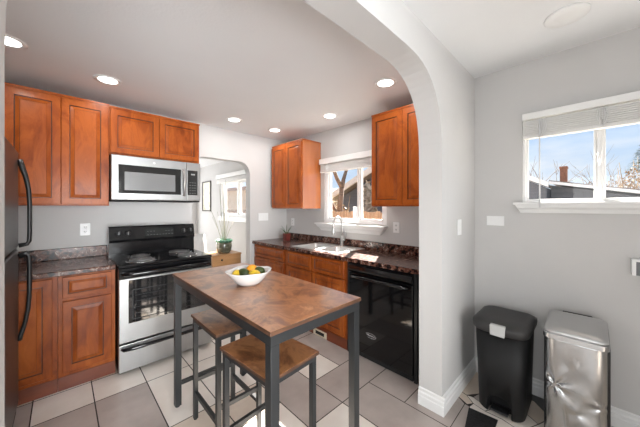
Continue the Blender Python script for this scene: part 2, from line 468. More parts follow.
# range wall with the arched opening to the lounge
poly = [(-1.2, -.02)] + [(x, z if z > 0 else -.02) for x, z in arch_opening(1.145, 1.932, 1.83, 2.035, .17, 2.2)] + [(2.70, -.02), (2.70, 2.6), (-1.2, 2.6)]
b = MB(); b.prism(poly, 'y', YA, YA+.12)
struct('wall_back', b, M['wall'])
def wall_with_hole_x(name, x0, x1, ya, yb, za, zb, holes, m):
    """wall whose faces are x = const, split round rectangular holes (sorted in y)"""
    b = MB(); y = ya
    for (h0, h1, z0, z1) in sorted(holes):
        b.box(x0, x1, y, h0, za, zb); b.box(x0, x1, h0, h1, za, z0); b.box(x0, x1, h0, h1, z1, zb); y = h1
    b.box(x0, x1, y, yb, za, zb)
    return struct(name, b, m)
WB = (1.60, 2.575, 1.20, 1.98)        # kitchen window opening y0,y1,z0,z1
WD = (-.44, .385, 1.425, 2.05)        # near-room window opening
WL = (4.30, 5.90, 1.20, 1.97)         # lounge window opening
wall_with_hole_x('wall_sink_side', XB, XB+.16, Y1, YA, -.02, 2.6, [WB], M['wall'])
wall_with_hole_x('wall_right', XD, XD+.20, -3.0, Y0, -.02, 2.6, [WD], M['wall'])
wall_with_hole_x('wall_lounge', XB, XB+.16, YA+.12, 7.5, -.02, 2.6, [WL], M['wall'])
b = MB(); b.box(-.6, XB+.16, 7.4, 7.5, -.02, 2.6); struct('wall_lounge_back', b, M['wall'])
b = MB(); b.box(-.7, -.6, YA+.12, 7.5, -.02, 2.6); struct('wall_lounge_side', b, M['wall'])
b = MB(); b.box(XL-.1, XL, Y1, YA, -.02, 2.6); struct('wall_left', b, M['wall'])
b = MB(); b.box(-2.3, XD+.2, -2.1, -2.0, -.02, 2.6); struct('wall_rear', b, M['wall'])
b = MB(); b.box(-2.4, -2.3, -3.1, Y1, -.02, 2.6); struct('wall_rear_side', b, M['wall'])
b = MB(); b.box(XL-.1, XB+.16, Y1, YA, ZK, ZK+.1); struct('ceiling', b, M['ceiling'])
b = MB(); b.box(-2.3, XD+.2, -3.0, Y0, ZN, ZN+.1); struct('ceiling_near', b, M['ceiling'])
b = MB(); b.box(-.6, XB+.16, YA+.12, 7.5, 2.42, 2.52); struct('ceiling_lounge', b, M['ceiling'])

# baseboards: stepped profile running along a wall
BP = [(0, 0), (.020, 0), (.020, .060), (.016, .066), (.016, .086), (.009, .094), (.009, .112), (0, .118)]
b = MB(); b.prism([(Y0-d, z) for d, z in BP], 'x', 1.838, XD); struct('baseboard_arch', b, M['white'])
b = MB(); b.prism([(1.838-d, z) for d, z in BP], 'y', Y0-.02, Y1); struct('baseboard_jamb', b, M['white'])
b = MB(); b.prism([(XD-d, z) for d, z in BP], 'y', -3.0, Y0); struct('baseboard_right', b, M['white'])

# ================================================================== windows
def window(name, xw, op, mull, frame=.045, fx=.05, sash=.03, mh=.03):
    """white vinyl slider in a wall whose room face is x = xw"""
    y0, y1, z0, z1 = op
    root = bpy.data.objects.new(name, None); COL.objects.link(root); root.location = (xw, (y0+y1)/2, z0); root['kind'] = 'structure'
    b = MB()
    xa, xb = xw+.012, xw+.012+fx+.03
    b.box(xa, xb, y0, y0+frame, z0, z1, .004); b.box(xa, xb, y1-frame, y1, z0, z1, .004)
    b.box(xa, xb, y0+frame, y1-frame, z0, z0+frame, .004); b.box(xa, xb, y0+frame, y1-frame, z1-frame, z1, .004)
    b.build('window_frame', M['vinyl'], root, True)
    b = MB(); b.box(xa-.004, xb, mull-mh, mull+mh, z0+frame, z1-frame, .004); b.build('mullion', M['vinyl'], root, True)
    for (a, c, dx) in ((y0+frame, mull-mh, .02), (mull+mh, y1-frame, .034)):
        b = MB(); xs = xw+dx
        b.box(xs, xs+.025, a, a+sash, z0+frame, z1-frame, .003); b.box(xs, xs+.025, c-sash, c, z0+frame, z1-frame, .003)
        b.box(xs, xs+.025, a+sash, c-sash, z0+frame, z0+frame+sash, .003); b.box(xs, xs+.025, a+sash, c-sash, z1-frame-sash, z1-frame, .003)
        s_ = b.build('sash', M['vinyl'], root, True)
        b = MB(); b.box(xs+.010, xs+.014, a+sash, c-sash, z0+frame+sash, z1-frame-sash)
        bm_ = b.bm
        for v in bm_.verts: v.co -= Vector(root.location)
        b.build('pane', M['glass'], s_)
    return root
def sill(root, xw, y0, y1, zt, dep, ah, taper):
    """projecting stool with a tapered apron moulding below it"""
    b = MB(); b.box(xw-dep, xw+.03, y0, y1, zt-.018, zt, .004)
    b.build('window_sill', M['white'], root, True)
    b = MB()
    zs = [(0, dep*.80), (-ah*.35, dep*.72), (-ah*.6, dep*.45), (-ah, dep*.30)]
    rings_ = []
    for i, (dz, d) in enumerate(zs):
        t = taper*(-dz/ah)
        rings_.append([(xw-d, y0+.012+t, zt-.018+dz), (xw-d, y1-.012-t, zt-.018+dz), (xw, y1-.012-t, zt-.018+dz), (xw, y0+.012+t, zt-.018+dz)])
    b.rings(rings_, smooth=False)
    b.build('apron', M['white'], root, True)

w1 = window('window_1', XB, (WB[0], WB[1], 1.185, 1.985), 2.002, frame=.052, sash=.020, mh=.016)
sill(w1, XB, 1.585, 2.70, 1.185, .075, .085, .075)
w2 = window('window_2', XD, WD, -.025, frame=.018, sash=.015, mh=.013)
sill(w2, XD, -.50, .435, 1.432, .065, .060, .030)
b = MB(); b.box(XD-.002, XD+.014, -.034, -.016, 1.69, 1.76, .003); b.tube([(XD+.004, -.022, 1.675), (XD-.014, -.020, 1.71), (XD-.006, -.018, 1.75)], .005)
b.build('latch', M['vinyl'], w2, True)
b = MB(); b.box(XL, XL+.03, .90, .96, .64, 1.96, .004); b.box(XL, XL+.03, 1.96, 2.02, .64, 1.96, .004); b.box(XL, XL+.03, .90, 2.02, 1.90, 1.96, .004); b.box(XL, XL+.04, .90, 2.02, .64, .70, .004)
struct('window_4', b, M['white'])  # made-up frame around the added kitchen fill, no opening behind it
b = MB(); b.box(-1.16, -1.10, -2.0, -1.965, 0, 2.06, .004); b.box(1.72, 1.78, -2.0, -1.965, 0, 2.06, .004); b.box(-1.16, 1.78, -2.0, -1.965, 2.0, 2.06, .004)
struct('window_5', b, M['white'])  # made-up frame around the added rear fill, out of view
w3 = window('window_3', XB, WL, 5.10)
b = MB(); b.box(XB-.03, XB+.02, 4.22, 5.98, 1.10, 1.20, .006); b.build('window_sill', M['white'], w3, True)

def blind(name, label, xw, y0, y1, ztop, zval, zbot, nsl, cords, wand=None):
    """raised white slat blind: valance board, stacked slats, bottom rail, cord loops"""
    t = thing(name, label, 'blind', (xw, (y0+y1)/2, zbot))
    b = MB(); b.box(xw-.075, xw-.060, y0-.004, y1+.004, zval, ztop, .004)
    b.box(xw-.06, xw, y0-.004, y0+.006, zval, ztop); b.box(xw-.06, xw, y1-.006, y1+.004, zval, ztop)
    b.build('valance', M['white'], t, True)
    b = MB(); b.box(xw-.055, xw-.005, y0, y1, zval+.01, ztop-.01); b.build('headrail', M['white'], t, True)
    b = MB(); dz = (zval - zbot - .018)/nsl
    for i in range(nsl):
        z = zval - .004 - dz*(i+.5)
        b.box(xw-.055, xw-.007, y0+.004, y1-.004, z-dz*.38, z+dz*.38)
    b.build('slats', M['blind'], t, True)
    b = MB(); b.box(xw-.057, xw-.007, y0+.002, y1-.002, zbot, zbot+.016, .003); b.build('bottom_rail', M['blind'], t, True)
    for yc in cords:
        b = MB()
        for k in range(5):
            zz = zval - .005; zl = zbot + .01 + .012*(k % 3)
            dy = (k-2)*.008
            b.tube([(xw-.062, yc+dy, zz), (xw-.070, yc+dy*1.6, (zz+zl)/2), (xw-.064, yc+dy*.5, zl), (xw-.058, yc+dy-.01, zl+.02)], .0022, 5)
        b.build('ladder_cord', M['vinyl'], t, True)
    if wand:
        yw, zl = wand
        b = MB(); b.tube([(xw-.082, yw, zval-.01), (xw-.082, yw, zl)], .0042, 6); b.build('tilt_wand', M['wand'], t, True)
    return t
blind('window_blind', 'raised white slat blind over the kitchen sink window', XB, 1.55, 2.60, 2.045, 1.972, 1.862, 6, [2.46, 1.75], (2.46, 1.22))
blind('window_blind', 'raised white slat blind with wand over the small window above the trash cans', XD, -.47, .372, 2.090, 2.042, 1.905, 9, [.262, -.035], (.273, 1.395))
blind('window_blind', 'raised white blind on the lounge window seen through the far arch', XB, 4.22, 5.98, 2.12, 2.03, 1.93, 4, [], None)

# ================================================================== cabinets
DP = [(0, .020), (0, .003), (.003, 0), (.050, 0), (.053, .008), (.0565, .008), (.079, .0015), (.0805, .0025), (.083, .0005)]
DPS = [(0, .020), (0, .003), (.003, 0), (.030, 0), (.033, .007), (.0355, .007), (.050, .0015), (.0513, .0025), (.053, .0005)]
def door_mesh(name, x0, x1, z0, z1, y, parent, wood, small=False):
    b = MB(); b.panel(x0, x1, z0, z1, y, .02, DPS if small else DP, gl=(3, 4, 6))
    return b.build(name, [wood, M['glaze']], parent, fix=False)
def cabinet_box(b, w_, d, z0, z1):
    b.box(0, w_, .020, d, z0, z1)
def upper(label, loc, rz, w_, z0, z1, d, ndoor, group='upper cabinets', side=None, gap=.004):
    t = thing('wall_cabinet', label, 'cabinet', (loc[0], loc[1], z0), rz, group)
    h = z1-z0
    b = MB(); b.box(0, w_, .022, d, 0, h); b.mi = 1; b.box(-.004, w_+.004, .014, d, h-.014, h+.002)
    b.build('body', [side or M['wood'], M['wood']], t)
    dw = (w_ - .012)/ndoor
    for i in range(ndoor):
        door_mesh('door', .006+i*dw+gap/2, .006+(i+1)*dw-gap/2, .012, h-.028, 0, t, M['wood'])
    return t
# A-wall uppers: front at y = 3.10
upper('tall two-door cherry wall cabinet nearest the refrigerator', (-.325, 3.10), 0, .636, 1.41, 2.345, .33, 2)
upper('short two-door cherry wall cabinet above the microwave', (.314, 3.10), 0, .802, 1.893, 2.335, .33, 2)
# B-wall uppers: front at x = 2.23
upper('cherry wall cabinet left of the sink window, in the far corner', (2.23, 3.335), -PI/2, .690, 1.378, 2.292, .35, 2, side=M['side'])
upper('cherry wall cabinet right of the sink window, beside the arch', (2.23, 1.565), -PI/2, .685, 1.405, 2.320, .35, 2)

def base(label, loc, rz, w_, cells, h=.877, d=.594, sink=False):
    """cells: list of (kind, x0, x1, z0, z1)"""
    t = thing('base_cabinet', label, 'cabinet', (loc[0], loc[1], 0), rz, 'base cabinets')
    b = MB()
    if sink:
        b.box(0, w_, .022, .042, .10, h); b.box(0, w_, d-.02, d, .10, h); b.box(0, .018, .042, d-.02, .10, h); b.box(w_-.018, w_, .042, d-.02, .10, h); b.box(.018, w_-.018, .042, d-.02, .10, .118)
    else: b.box(0, w_, .022, d, .10, h)
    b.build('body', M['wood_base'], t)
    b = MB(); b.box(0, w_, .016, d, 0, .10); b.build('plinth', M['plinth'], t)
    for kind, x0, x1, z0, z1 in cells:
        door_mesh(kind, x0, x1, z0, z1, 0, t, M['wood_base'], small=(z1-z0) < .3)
    return t
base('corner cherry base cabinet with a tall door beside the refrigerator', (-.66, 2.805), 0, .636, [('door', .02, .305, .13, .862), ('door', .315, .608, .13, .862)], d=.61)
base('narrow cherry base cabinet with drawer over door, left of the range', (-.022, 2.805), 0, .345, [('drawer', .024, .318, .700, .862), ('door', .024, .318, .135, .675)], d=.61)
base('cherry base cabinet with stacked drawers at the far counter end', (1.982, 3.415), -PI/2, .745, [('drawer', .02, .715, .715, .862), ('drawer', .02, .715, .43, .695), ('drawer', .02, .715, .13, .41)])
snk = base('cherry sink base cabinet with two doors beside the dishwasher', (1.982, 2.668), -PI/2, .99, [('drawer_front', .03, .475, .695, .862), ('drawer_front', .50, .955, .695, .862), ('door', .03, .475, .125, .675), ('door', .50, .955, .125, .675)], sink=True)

# toe-kick register
t = thing('floor_vent', 'beige metal vent register in the plinth of the sink cabinet', 'vent', (1.985, 2.055, .01))
b = MB(); x0 = 1.984; b.box(x0, x0+.012, 1.958, 2.152, .008, .020); b.box(x0, x0+.012, 1.958, 2.152, .060, .072); b.box(x0, x0+.012, 1.958, 1.985, .020, .060); b.box(x0, x0+.012, 2.125, 2.152, .020, .060)
b.build('frame', M['beige'], t, True)
b = MB(); b.box(x0+.008, x0+.013, 1.985, 2.125, .020, .060); b.build('grille', M['blackmat'], t, True)

# ================================================================== countertops
CT0, CT1 = .877, .915
t = thing('countertop', 'dark speckled brown laminate countertop beside the range', 'countertop', (-.2, 3.1, CT0))
b = MB(); b.box(-.98, .325, 2.785, YA-.002, CT0, CT1, .006); b.build('worktop', M['laminate'], t, True)
b = MB(); b.box(-.98, .325, YA-.024, YA-.002, CT1, 1.018, .004); b.build('backsplash', M['laminate'], t, True)
t = thing('countertop', 'long dark speckled brown laminate countertop around the sink', 'countertop', (2.27, 2.15, CT0))
SX0, SX1, SY0, SY1 = 2.055, 2.475, 1.865, 2.585     # sink hole
b = MB()
b.box(1.965, SX0, .885, YA-.004, CT0, CT1); b.box(SX1, XB-.002, .885, YA-.004, CT0, CT1)
b.box(SX0, SX1, .885, SY0, CT0, CT1); b.box(SX0, SX1, SY1, YA-.004, CT0, CT1)
b.build('worktop', M['laminate'], t, True)
b = MB(); b.box(XB-.024, XB-.002, .885, YA-.004, CT1, 1.0, .004); b.build('backsplash', M['laminate'], t, True)

# ---------------- sink
t = thing('kitchen_sink', 'double-bowl stainless steel sink set into the long countertop', 'sink', (2.265, 2.225, CT1))
b = MB()
rx0, rx1, ry0, ry1 = SX0-.018, SX1+.045, SY0-.018, SY1+.018
div0, div1 = 2.205, 2.245
def zbox(x0, x1, y0, y1): b.box(x0, x1, y0, y1, CT1+.0005, CT1+.005, .0015)
zbox(rx0, SX0+.012, ry0, ry1); zbox(SX1-.05, rx1, ry0, ry1); zbox(SX0+.012, SX1-.05, ry0, SY0+.012); zbox(SX0+.012, SX1-.05, SY1-.012, ry1); zbox(SX0+.012, SX1-.05, div0, div1)
b.build('rim', M['sinksteel'], t, True)
for (ya, yb) in ((SY0+.012, div0), (div1, SY1-.012)):
    b = MB(); xa, xb = SX0+.012, SX1-.05
    prof = [(0, CT1+.004), (.006, CT1-.01), (.012, .77), (.035, .735), (.10, .73)]
    rings_ = []
    for ins, z in prof:
        rings_.append([(x, y, z) for x, y in rrect(xb-xa-2*ins, yb-ya-2*ins, max(.012, .05-ins*.3), 5, (xa+xb)/2, (ya+yb)/2)])
    b.rings(rings_, cap0=False, cap1=True)
    b.build('bowl', M['sinksteel'], t, True)
# ---------------- faucet
fx, fy = 2.505, 2.19
t = thing('kitchen_faucet', 'chrome pull-down faucet behind the sink under the window', 'faucet', (fx, fy, CT1+.005))
b = MB(); b.lathe([(.030, 0), (.030, .006), (.022, .014), (.021, .11), (.017, .125)], 20, (fx, fy, CT1+.005)); b.build('base', M['chrome'], t, True)
b = MB(); pts = []
for i in range(13):
    a = PI*i/12
    pts.append((fx-.075+.075*math.cos(a), fy, 1.20+.075*math.sin(a)))
b.tube([(fx, fy, 1.03), (fx, fy, 1.12)] + pts + [(fx-.152, fy, 1.17)], .0145, 14); b.build('neck', M['chrome'], t, True)
b = MB(); b.tube([(fx-.152, fy, 1.185), (fx-.154, fy, 1.15), (fx-.158, fy, 1.09), (fx-.160, fy, 1.065)], [.017, .021, .026, .022], 14); b.build('spray_head', M['chrome'], t, True)
b = MB(); b.tube([(fx, fy-.015, .99), (fx, fy-.045, .995)], .012, 10); b.tube([(fx, fy-.043, .995), (fx-.005, fy-.055, 1.05), (fx-.01, fy-.065, 1.095)], [.009, .007, .006], 10); b.build('lever', M['chrome'], t, True)

# ---------------- little red pot in the counter corner
t = thing('potted_plant', 'small red square pot with sparse spiky stems in the counter corner', 'plant', (2.34, 3.11, CT1))
b = MB(); b.rings([[(2.34+x*s, 3.11+y*s, CT1+.001+z) for x, y in rrect(.085, .085, .012, 3)] for s, z in ((.86, 0), (1, .015), (1, .10), (.9, .10), (.88, .09))], smooth=False); b.build('pot', M['redpot'], t, True)
b = MB()
for dx, dy, h in ((-.09, .03, .12), (-.05, .06, .16), (.0, -.01, .19), (.05, -.05, .15), (.09, .0, .12), (-.02, .09, .11), (.03, .04, .17)):
    b.tube([(2.34, 3.11, CT1+.08), (2.34+dx*.5, 3.11+dy*.5, CT1+.08+h*.55), (2.34+dx, 3.11+dy, CT1+.08+h*.85)], [.0035, .003, .001], 5)
b.build('stems', M['leaf'], t, True)

# ================================================================== refrigerator
FX = -.213; FY0, FY1 = 2.05, 2.735
t = thing('refrigerator', 'black top-freezer refrigerator at the left edge of the kitchen', 'refrigerator', (-.56, 2.4, 0))
b = MB(); b.box(-.93, FX-.075, FY0+.005, FY1-.003, .03, 1.76, .008); b.box(-.88, FX-.09, FY0+.02, FY1-.02, 0.0, .03); b.build('body', M['blackplastic'], t, True)
for nm, za, zb in (('freezer_door', 1.125, 1.772), ('fresh_food_door', .075, 1.112)):
    b = MB(); b.box(FX-.07, FX, FY0, FY1, za, zb, .012, 3); dr = b.build(nm, M['fridge'], t, True)
    b = MB()
    yh = FY1-.035
    if nm == 'freezer_door':
        path = [(FX+.004, yh, 1.715), (FX+.016, yh, 1.68), (FX+.036, yh, 1.60), (FX+.049, yh, 1.51), (FX+.053, yh, 1.42), (FX+.053, yh, 1.22), (FX+.051, yh, 1.165), (FX+.042, yh, 1.145), (FX+.004, yh, 1.138)]
    else:
        path = [(FX+.004, yh, 1.065), (FX+.040, yh, 1.085), (FX+.050, yh, 1.06), (FX+.053, yh, .98), (FX+.052, yh, .80), (FX+.046, yh, .70), (FX+.030, yh, .60), (FX+.012, yh, .53), (FX+.004, yh, .50)]
    b.tube(path, [.020, .017, .014, .0125, .012, .012, .012, .013, .016], 10)
    for v in b.bm.verts: v.co -= Vector(t.location)
    b.build('handle', M['blackplastic'], dr)
b = MB(); b.box(FX-.05, FX-.01, FY0+.02, FY1-.02, .012, .07); b.build('kick_grille', M['blackmat'], t, True)

# ================================================================== range
RX0, RX1, RY = .333, 1.093, 2.705
t = thing('electric_range', 'freestanding electric range with black coil cooktop and stainless oven door', 'range', ((RX0+RX1)/2, 3.05, 0))
b = MB(); b.box(RX0, RX1, RY+.045, 3.33, .02, .885); b.box(RX0+.03, RX1-.03, RY+.08, 3.38, 0, .02); b.build('body', M['blackgloss'], t, True)
b = MB(); b.box(RX0-.004, RX1+.004, RY+.01, 3.325, .885, .915, .008, 3); b.build('cooktop', M['blackgloss'], t, True)
# backguard: lower plinth and the tilted control panel
b = MB(); b.prism([(3.235, .915), (3.33, .915), (3.33, 1.190), (3.31, 1.206), (3.265, 1.206), (3.245, 1.195), (3.220, 1.075), (3.225, 1.055), (3.240, 1.05)], 'x', RX0-.012, RX1+.006); bgd = b.build('backguard', M['blackgloss'], t, True)
def bg_pt(x, z, off=0):       # point on the tilted face
    k_ = (z-1.075)/(1.195-1.075)
    n_ = Vector((0, -.12, .025)).normalized()
    return Vector((x, 3.220 + .025*k_, z)) + n_*off
for xk in (.395, .470, .985, 1.055):
    b = MB()
    rings_ = []
    n_ = Vector((0, -.12, .025)).normalized(); u_ = Vector((1, 0, 0)); v_ = n_.cross(u_)
    for r, o_ in ((.026, 0), (.026, .004), (.020, .008), (.018, .026), (.014, .028)):
        c_ = bg_pt(xk, 1.135, o_)
        rings_.append([c_ + (u_*math.cos(2*PI*i/16)+v_*math.sin(2*PI*i/16))*r for i in range(16)])
    b.rings(rings_)
    for v in b.bm.verts: v.co -= Vector(t.location)
    kn = b.build('knob', M['blackplastic'], bgd)
    b = MB()
    c0 = bg_pt(xk, 1.118, .029); c1 = bg_pt(xk, 1.152, .029)
    b.bar(c0, c1, .004, .003)
    for v in b.bm.verts: v.co -= Vector(t.location)
    b.build('marking', M['ink2'], bgd)
b = MB(); rings_ = [[bg_pt(x, z, .0015) for x, z in ((.615, 1.095), (.885, 1.095), (.885, 1.18), (.615, 1.18))], [bg_pt(x, z, .003) for x, z in ((.617, 1.097), (.883, 1.097), (.883, 1.178), (.617, 1.178))]]
b.rings(rings_, smooth=False)
for v in b.bm.verts: v.co -= Vector(t.location)
b.build('display_panel', M['display'], bgd)
b = MB()
for i in range(9):
    for j in range(2):
        if 3 <= i <= 5 and j == 1: continue
        p = bg_pt(.635+.028*i, 1.110+.035*j, .0036); b.bar(p, p+Vector((.012, 0, 0)), .003, .002)
for v in b.bm.verts: v.co -= Vector(t.location)
b.build('button_print', M['ink2'], bgd)
# burners
for (cx, cy, r) in ((.52, 2.86, .098), (.55, 3.09, .078), (.90, 2.86, .078), (.90, 3.10, .098)):
    b = MB(); b.lathe([(r+.024, .0), (r+.024, .003), (r+.014, .005), (r+.006, .002), (.02, .001)], 32, (cx, cy, .9155)); br = b.build('drip_pan', M['drip'], t, True)
    b = MB(); pts = []; turns = 4 if r > .09 else 3
    for i in range(turns*20+1):
        a = 2*PI*i/20; q = .022 + (r-.022)*i/(turns*20)
        pts.append((cx+q*math.cos(a), cy+q*math.sin(a), .9285))
    b.tube(pts, .0058, 6)
    b.bar((cx-r, cy, .921), (cx+r, cy, .921), .006, .006); b.bar((cx, cy, .921), (cx+r*.5, cy+r*.85, .921), .006, .006); b.bar((cx, cy, .921), (cx+r*.5, cy-r*.85, .921), .006, .006)
    for v in b.bm.verts: v.co -= Vector(t.location)
    b.build('coil', M['coil'], br)
# front: manifold strip, oven door, drawer
b = MB(); b.box(RX0, RX1, RY+.012, RY+.05, .800, .884, .004); b.build('front_rail', M['blackgloss'], t, True)
b = MB(); b.box(RX0, RX1, RY, RY+.045, .268, .800, .005); od = b.build('oven_door', M['steel_h'], t, True)
b = MB(); b.box(RX0+.065, RX1-.065, RY-.003, RY+.004, .425, .785, .002); b.mi = 1
for x in (RX0+.095, RX1-.095): b.box(x-.003, x+.003, RY-.0036, RY-.003, .455, .70)
for z in (.455, .70): b.box(RX0+.095, RX1-.095, RY-.0036, RY-.003, z-.003, z+.003)
for i in range(4): b.box(RX0+.11, RX1-.11, RY-.0034, RY-.003, .50+.05*i, .503+.05*i)
for v in b.bm.verts: v.co -= Vector(t.location)
b.build('oven_window', [M['ovenglass'], M['blackplastic']], od)
b = MB()
hp = [(RX0+.03, RY+.006, .842), (RX0+.045, RY-.03, .842), (RX0+.09, RY-.045, .842), (RX1-.09, RY-.045, .842), (RX1-.045, RY-.03, .842), (RX1-.03, RY+.006, .842)]
b.tube(hp, .017, 10)
for v in b.bm.verts: v.co -= Vector(t.location)
b.build('oven_handle', M['blackgloss'], od)
b = MB(); b.box(RX0, RX1, RY+.004, RY+.045, .028, .252, .005); dr = b.build('storage_drawer', M['steel_h'], t, True)
b = MB()
hp = [(RX0+.020, RY-.002, .224), (RX0+.032, RY-.022, .222), (RX0+.10, RY-.034, .222), (.713, RY-.040, .224), (RX1-.10, RY-.034, .222), (RX1-.032, RY-.022, .222), (RX1-.020, RY-.002, .224)]
b.tube(hp, [.012, .016, .017, .014, .017, .016, .012], 10)
for v in b.bm.verts: v.co -= Vector(t.location)
b.build('drawer_handle', M['blackgloss'], dr)

# ================================================================== microwave
MX0, MX1, MY, MZ0, MZ1 = .318, 1.098, 3.035, 1.452, 1.878
t = thing('microwave_oven', 'stainless over-the-range microwave with black window below short cabinet', 'microwave', ((MX0+MX1)/2, 3.23, MZ0))
b = MB(); b.box(MX0, MX1, MY+.035, 3.425, MZ0+.012, MZ1); b.build('body', M['blackplastic'], t, True)
b = MB(); b.box(MX0, MX1, MY+.02, 3.40, MZ0, MZ0+.013, .003); b.build('underside', M['blackmat'], t, True)
b = MB(); b.box(MX0, .955, MY, MY+.036, MZ0+.014, MZ1, .005); md = b.build('door', M['steel_h'], t, True)
b = MB(); b.box(MX0+.052, .900, MY-.003, MY+.004, MZ0+.075, MZ1-.085, .002)
for v in b.bm.verts: v.co -= Vector(t.location)
b.build('window', M['microglass'], md)
b = MB(); b.box(MX0+.098, .845, MY-.0042, MY-.003, MZ0+.105, MZ1-.150)
for v in b.bm.verts: v.co -= Vector(t.location)
b.build('screen', M['micromesh'], md)
b = MB(); b.tube([(.925, MY-.002, MZ1-.085), (.925, MY-.028, MZ1-.10), (.925, MY-.036, (MZ0+MZ1)/2), (.925, MY-.028, MZ0+.085), (.925, MY-.002, MZ0+.07)], .011, 10)
for v in b.bm.verts: v.co -= Vector(t.location)
b.build('door_handle', M['chrome'], md)
b = MB(); b.box(.958, MX1, MY, MY+.036, MZ0+.014, MZ1, .005); cp = b.build('control_panel', M['steel_h'], t, True)
b = MB(); b.box(.966, MX1-.030, MY-.003, MY+.004, MZ0+.075, MZ1-.085, .002)
for v in b.bm.verts: v.co -= Vector(t.location)
b.build('keypad', M['microglass'], cp)
b = MB()
b.box(1.00, 1.04, MY-.0042, MY-.003, MZ1-.135, MZ1-.12)
for i in range(5):
    for j in range(3): b.box(.985+.025*j, .998+.025*j, MY-.0042, MY-.003, MZ0+.095+.028*i, MZ0+.099+.028*i)
for v in b.bm.verts: v.co -= Vector(t.location)
b.build('key_print', M['ink2'], cp)
b = MB(); b.lathe([(.010, 0), (.010, .002)], 16, (0, 0, 0))
for v in b.bm.verts: v.co = Vector((.655, MY-.001, MZ1-.045)) + Vector((v.co.x, -v.co.z, v.co.y)) - Vector(t.location)
b.build('badge', M['ink'], md)

# ================================================================== dishwasher
DY0, DY1, DXF = 1.000, 1.668, 1.985
t = thing('dishwasher', 'glossy black dishwasher under the long counter beside the arch', 'dishwasher', (2.28, (DY0+DY1)/2, 0))
b = MB(); b.box(DXF+.045, 2.56, DY0+.012, DY1-.012, .05, .868); b.build('tub', M['blackmat'], t, True)
b = MB(); b.box(DXF, DXF+.045, DY0, DY1-.022, .055, .775, .004); b.build('door', M['dwblack'], t, True)
b = MB(); b.prism([(DXF, .786), (DXF-.016, .800), (DXF-.020, .815), (DXF-.004, .845), (DXF, .868), (DXF+.045, .868), (DXF+.045, .786)], 'y', DY0, DY1-.022)
for v in b.bm.verts: v.co = Vector((v.co.x, v.co.y, v.co.z))
b2 = b.bm
v4 = []
b.build('control_panel', M['dwblack'], t) if False else None
# (prism axis y takes (x,z) pairs)
pm = b.build('control_panel', M['dwblack'], t, True)
b = MB(); b.tube([(DXF+.002, DY1-.05, .745), (DXF-.028, DY1-.09, .748), (DXF-.034, (DY0+DY1)/2-.01, .752), (DXF-.028, DY0+.07, .748), (DXF+.002, DY0+.03, .745)], [.012, .015, .016, .015, .012], 10); b.build('door_handle', M['blackgloss'], t, True)
b = MB(); b.box(DXF+.030, DXF+.05, DY0+.01, DY1-.03, .0, .055); b.build('kick_plate', M['blackmat'], t, True)
b = MB(); b.box(DXF+.004, DXF+.05, DY1-.020, DY1, .0, .872); b.build('side_trim', M['blackplastic'], t, True)
b = MB(); b.box(DXF+.02, DXF+.05, DY0-.028, DY0-.004, 0.0, .872); b.box(DXF+.045, 2.5, DY0-.014, DY0-.006, .04, .868); b.build('side_strip', M['blackplastic'], t, True)
# small pale emblem low on the door
fc = bpy.data.curves.new('emblem', 'FONT'); fc.body = 'Whirlpool'; fc.size = .020; fc.align_x = 'CENTER'; fc.extrude = .0004
fo = bpy.data.objects.new('emblem_src', fc); COL.objects.link(fo)
bpy.context.view_layer.update()
dg = bpy.context.evaluated_depsgraph_get()
me = bpy.data.meshes.new_from_object(fo.evaluated_get(dg)); bpy.data.objects.remove(fo)
me.materials.clear(); me.materials.append(M['ink'])
bm_ = bmesh.new(); bm_.from_mesh(me)
for v in bm_.verts:
    v.co = Vector((DXF-.0012 - v.co.z, 1.395 - v.co.x, .238 + v.co.y)) - Vector(t.location)
tb = MB(); pts = [(DXF-.001, 1.395 + .056*math.cos(a*PI/12), .243 + .020*math.sin(a*PI/12)) for a in range(2, 21)]
tb.tube(pts, .0012, 4)
for v in tb.bm.verts: v.co -= Vector(t.location)
tm = bpy.data.meshes.new('tmp'); tb.bm.to_mesh(tm); tb.bm.free(); bm_.from_mesh(tm); bpy.data.meshes.remove(tm)
bm_.to_mesh(me); bm_.free()
link('emblem', me, t)
# grey insulation / hose clutter in the slot between dishwasher and arch wall
b = MB(); b.tube([(2.03, .942, .06), (2.06, .938, .20), (2.035, .942, .34), (2.06, .940, .52), (2.04, .94, .70)], [.022, .026, .020, .026, .022], 10)
b.tube([(2.02, .925, .0), (2.025, .920, .30), (2.02, .925, .62)], .010, 8)
o = b.build('drain_hose', M['insul']); tag(o, 'grey hose in the narrow gap between dishwasher and arch wall', 'hose')

# ================================================================== table
def dark_edges(b, z):           # the darker banding round the rim of a board
    for f in b.bm.faces:
        if max(v.co.z for v in f.verts) < z - .0005 or min(v.co.z for v in f.verts) < z - .004: f.material_index = 1
TX0, TX1, TY0, TY1, TZ = .556, 1.108, .838, 2.060, .930
t = thing('bar_table', 'tall rectangular table with rustic brown top and black steel frame', 'table', ((TX0+TX1)/2, (TY0+TY1)/2, 0))
b = MB(); b.box(TX0, TX1, TY0, TY1, TZ-.018, TZ, .002); dark_edges(b, TZ); tp = b.build('tabletop', [M['rustic'], M['rusticedge']], t, True)
b = MB(); zt = TZ-.018
aw = .042
b.box(TX0+.006, TX1-.006, TY0+.006, TY0+.006+.03, zt-aw, zt); b.box(TX0+.006, TX1-.006, TY1-.036, TY1-.006, zt-aw, zt)
b.box(TX0+.006, TX0+.036, TY0+.036, TY1-.036, zt-aw, zt); b.box(TX1-.036, TX1-.006, TY0+.036, TY1-.036, zt-aw, zt)
b.build('apron_frame', M['tmetal'], t, True)
lw = .040
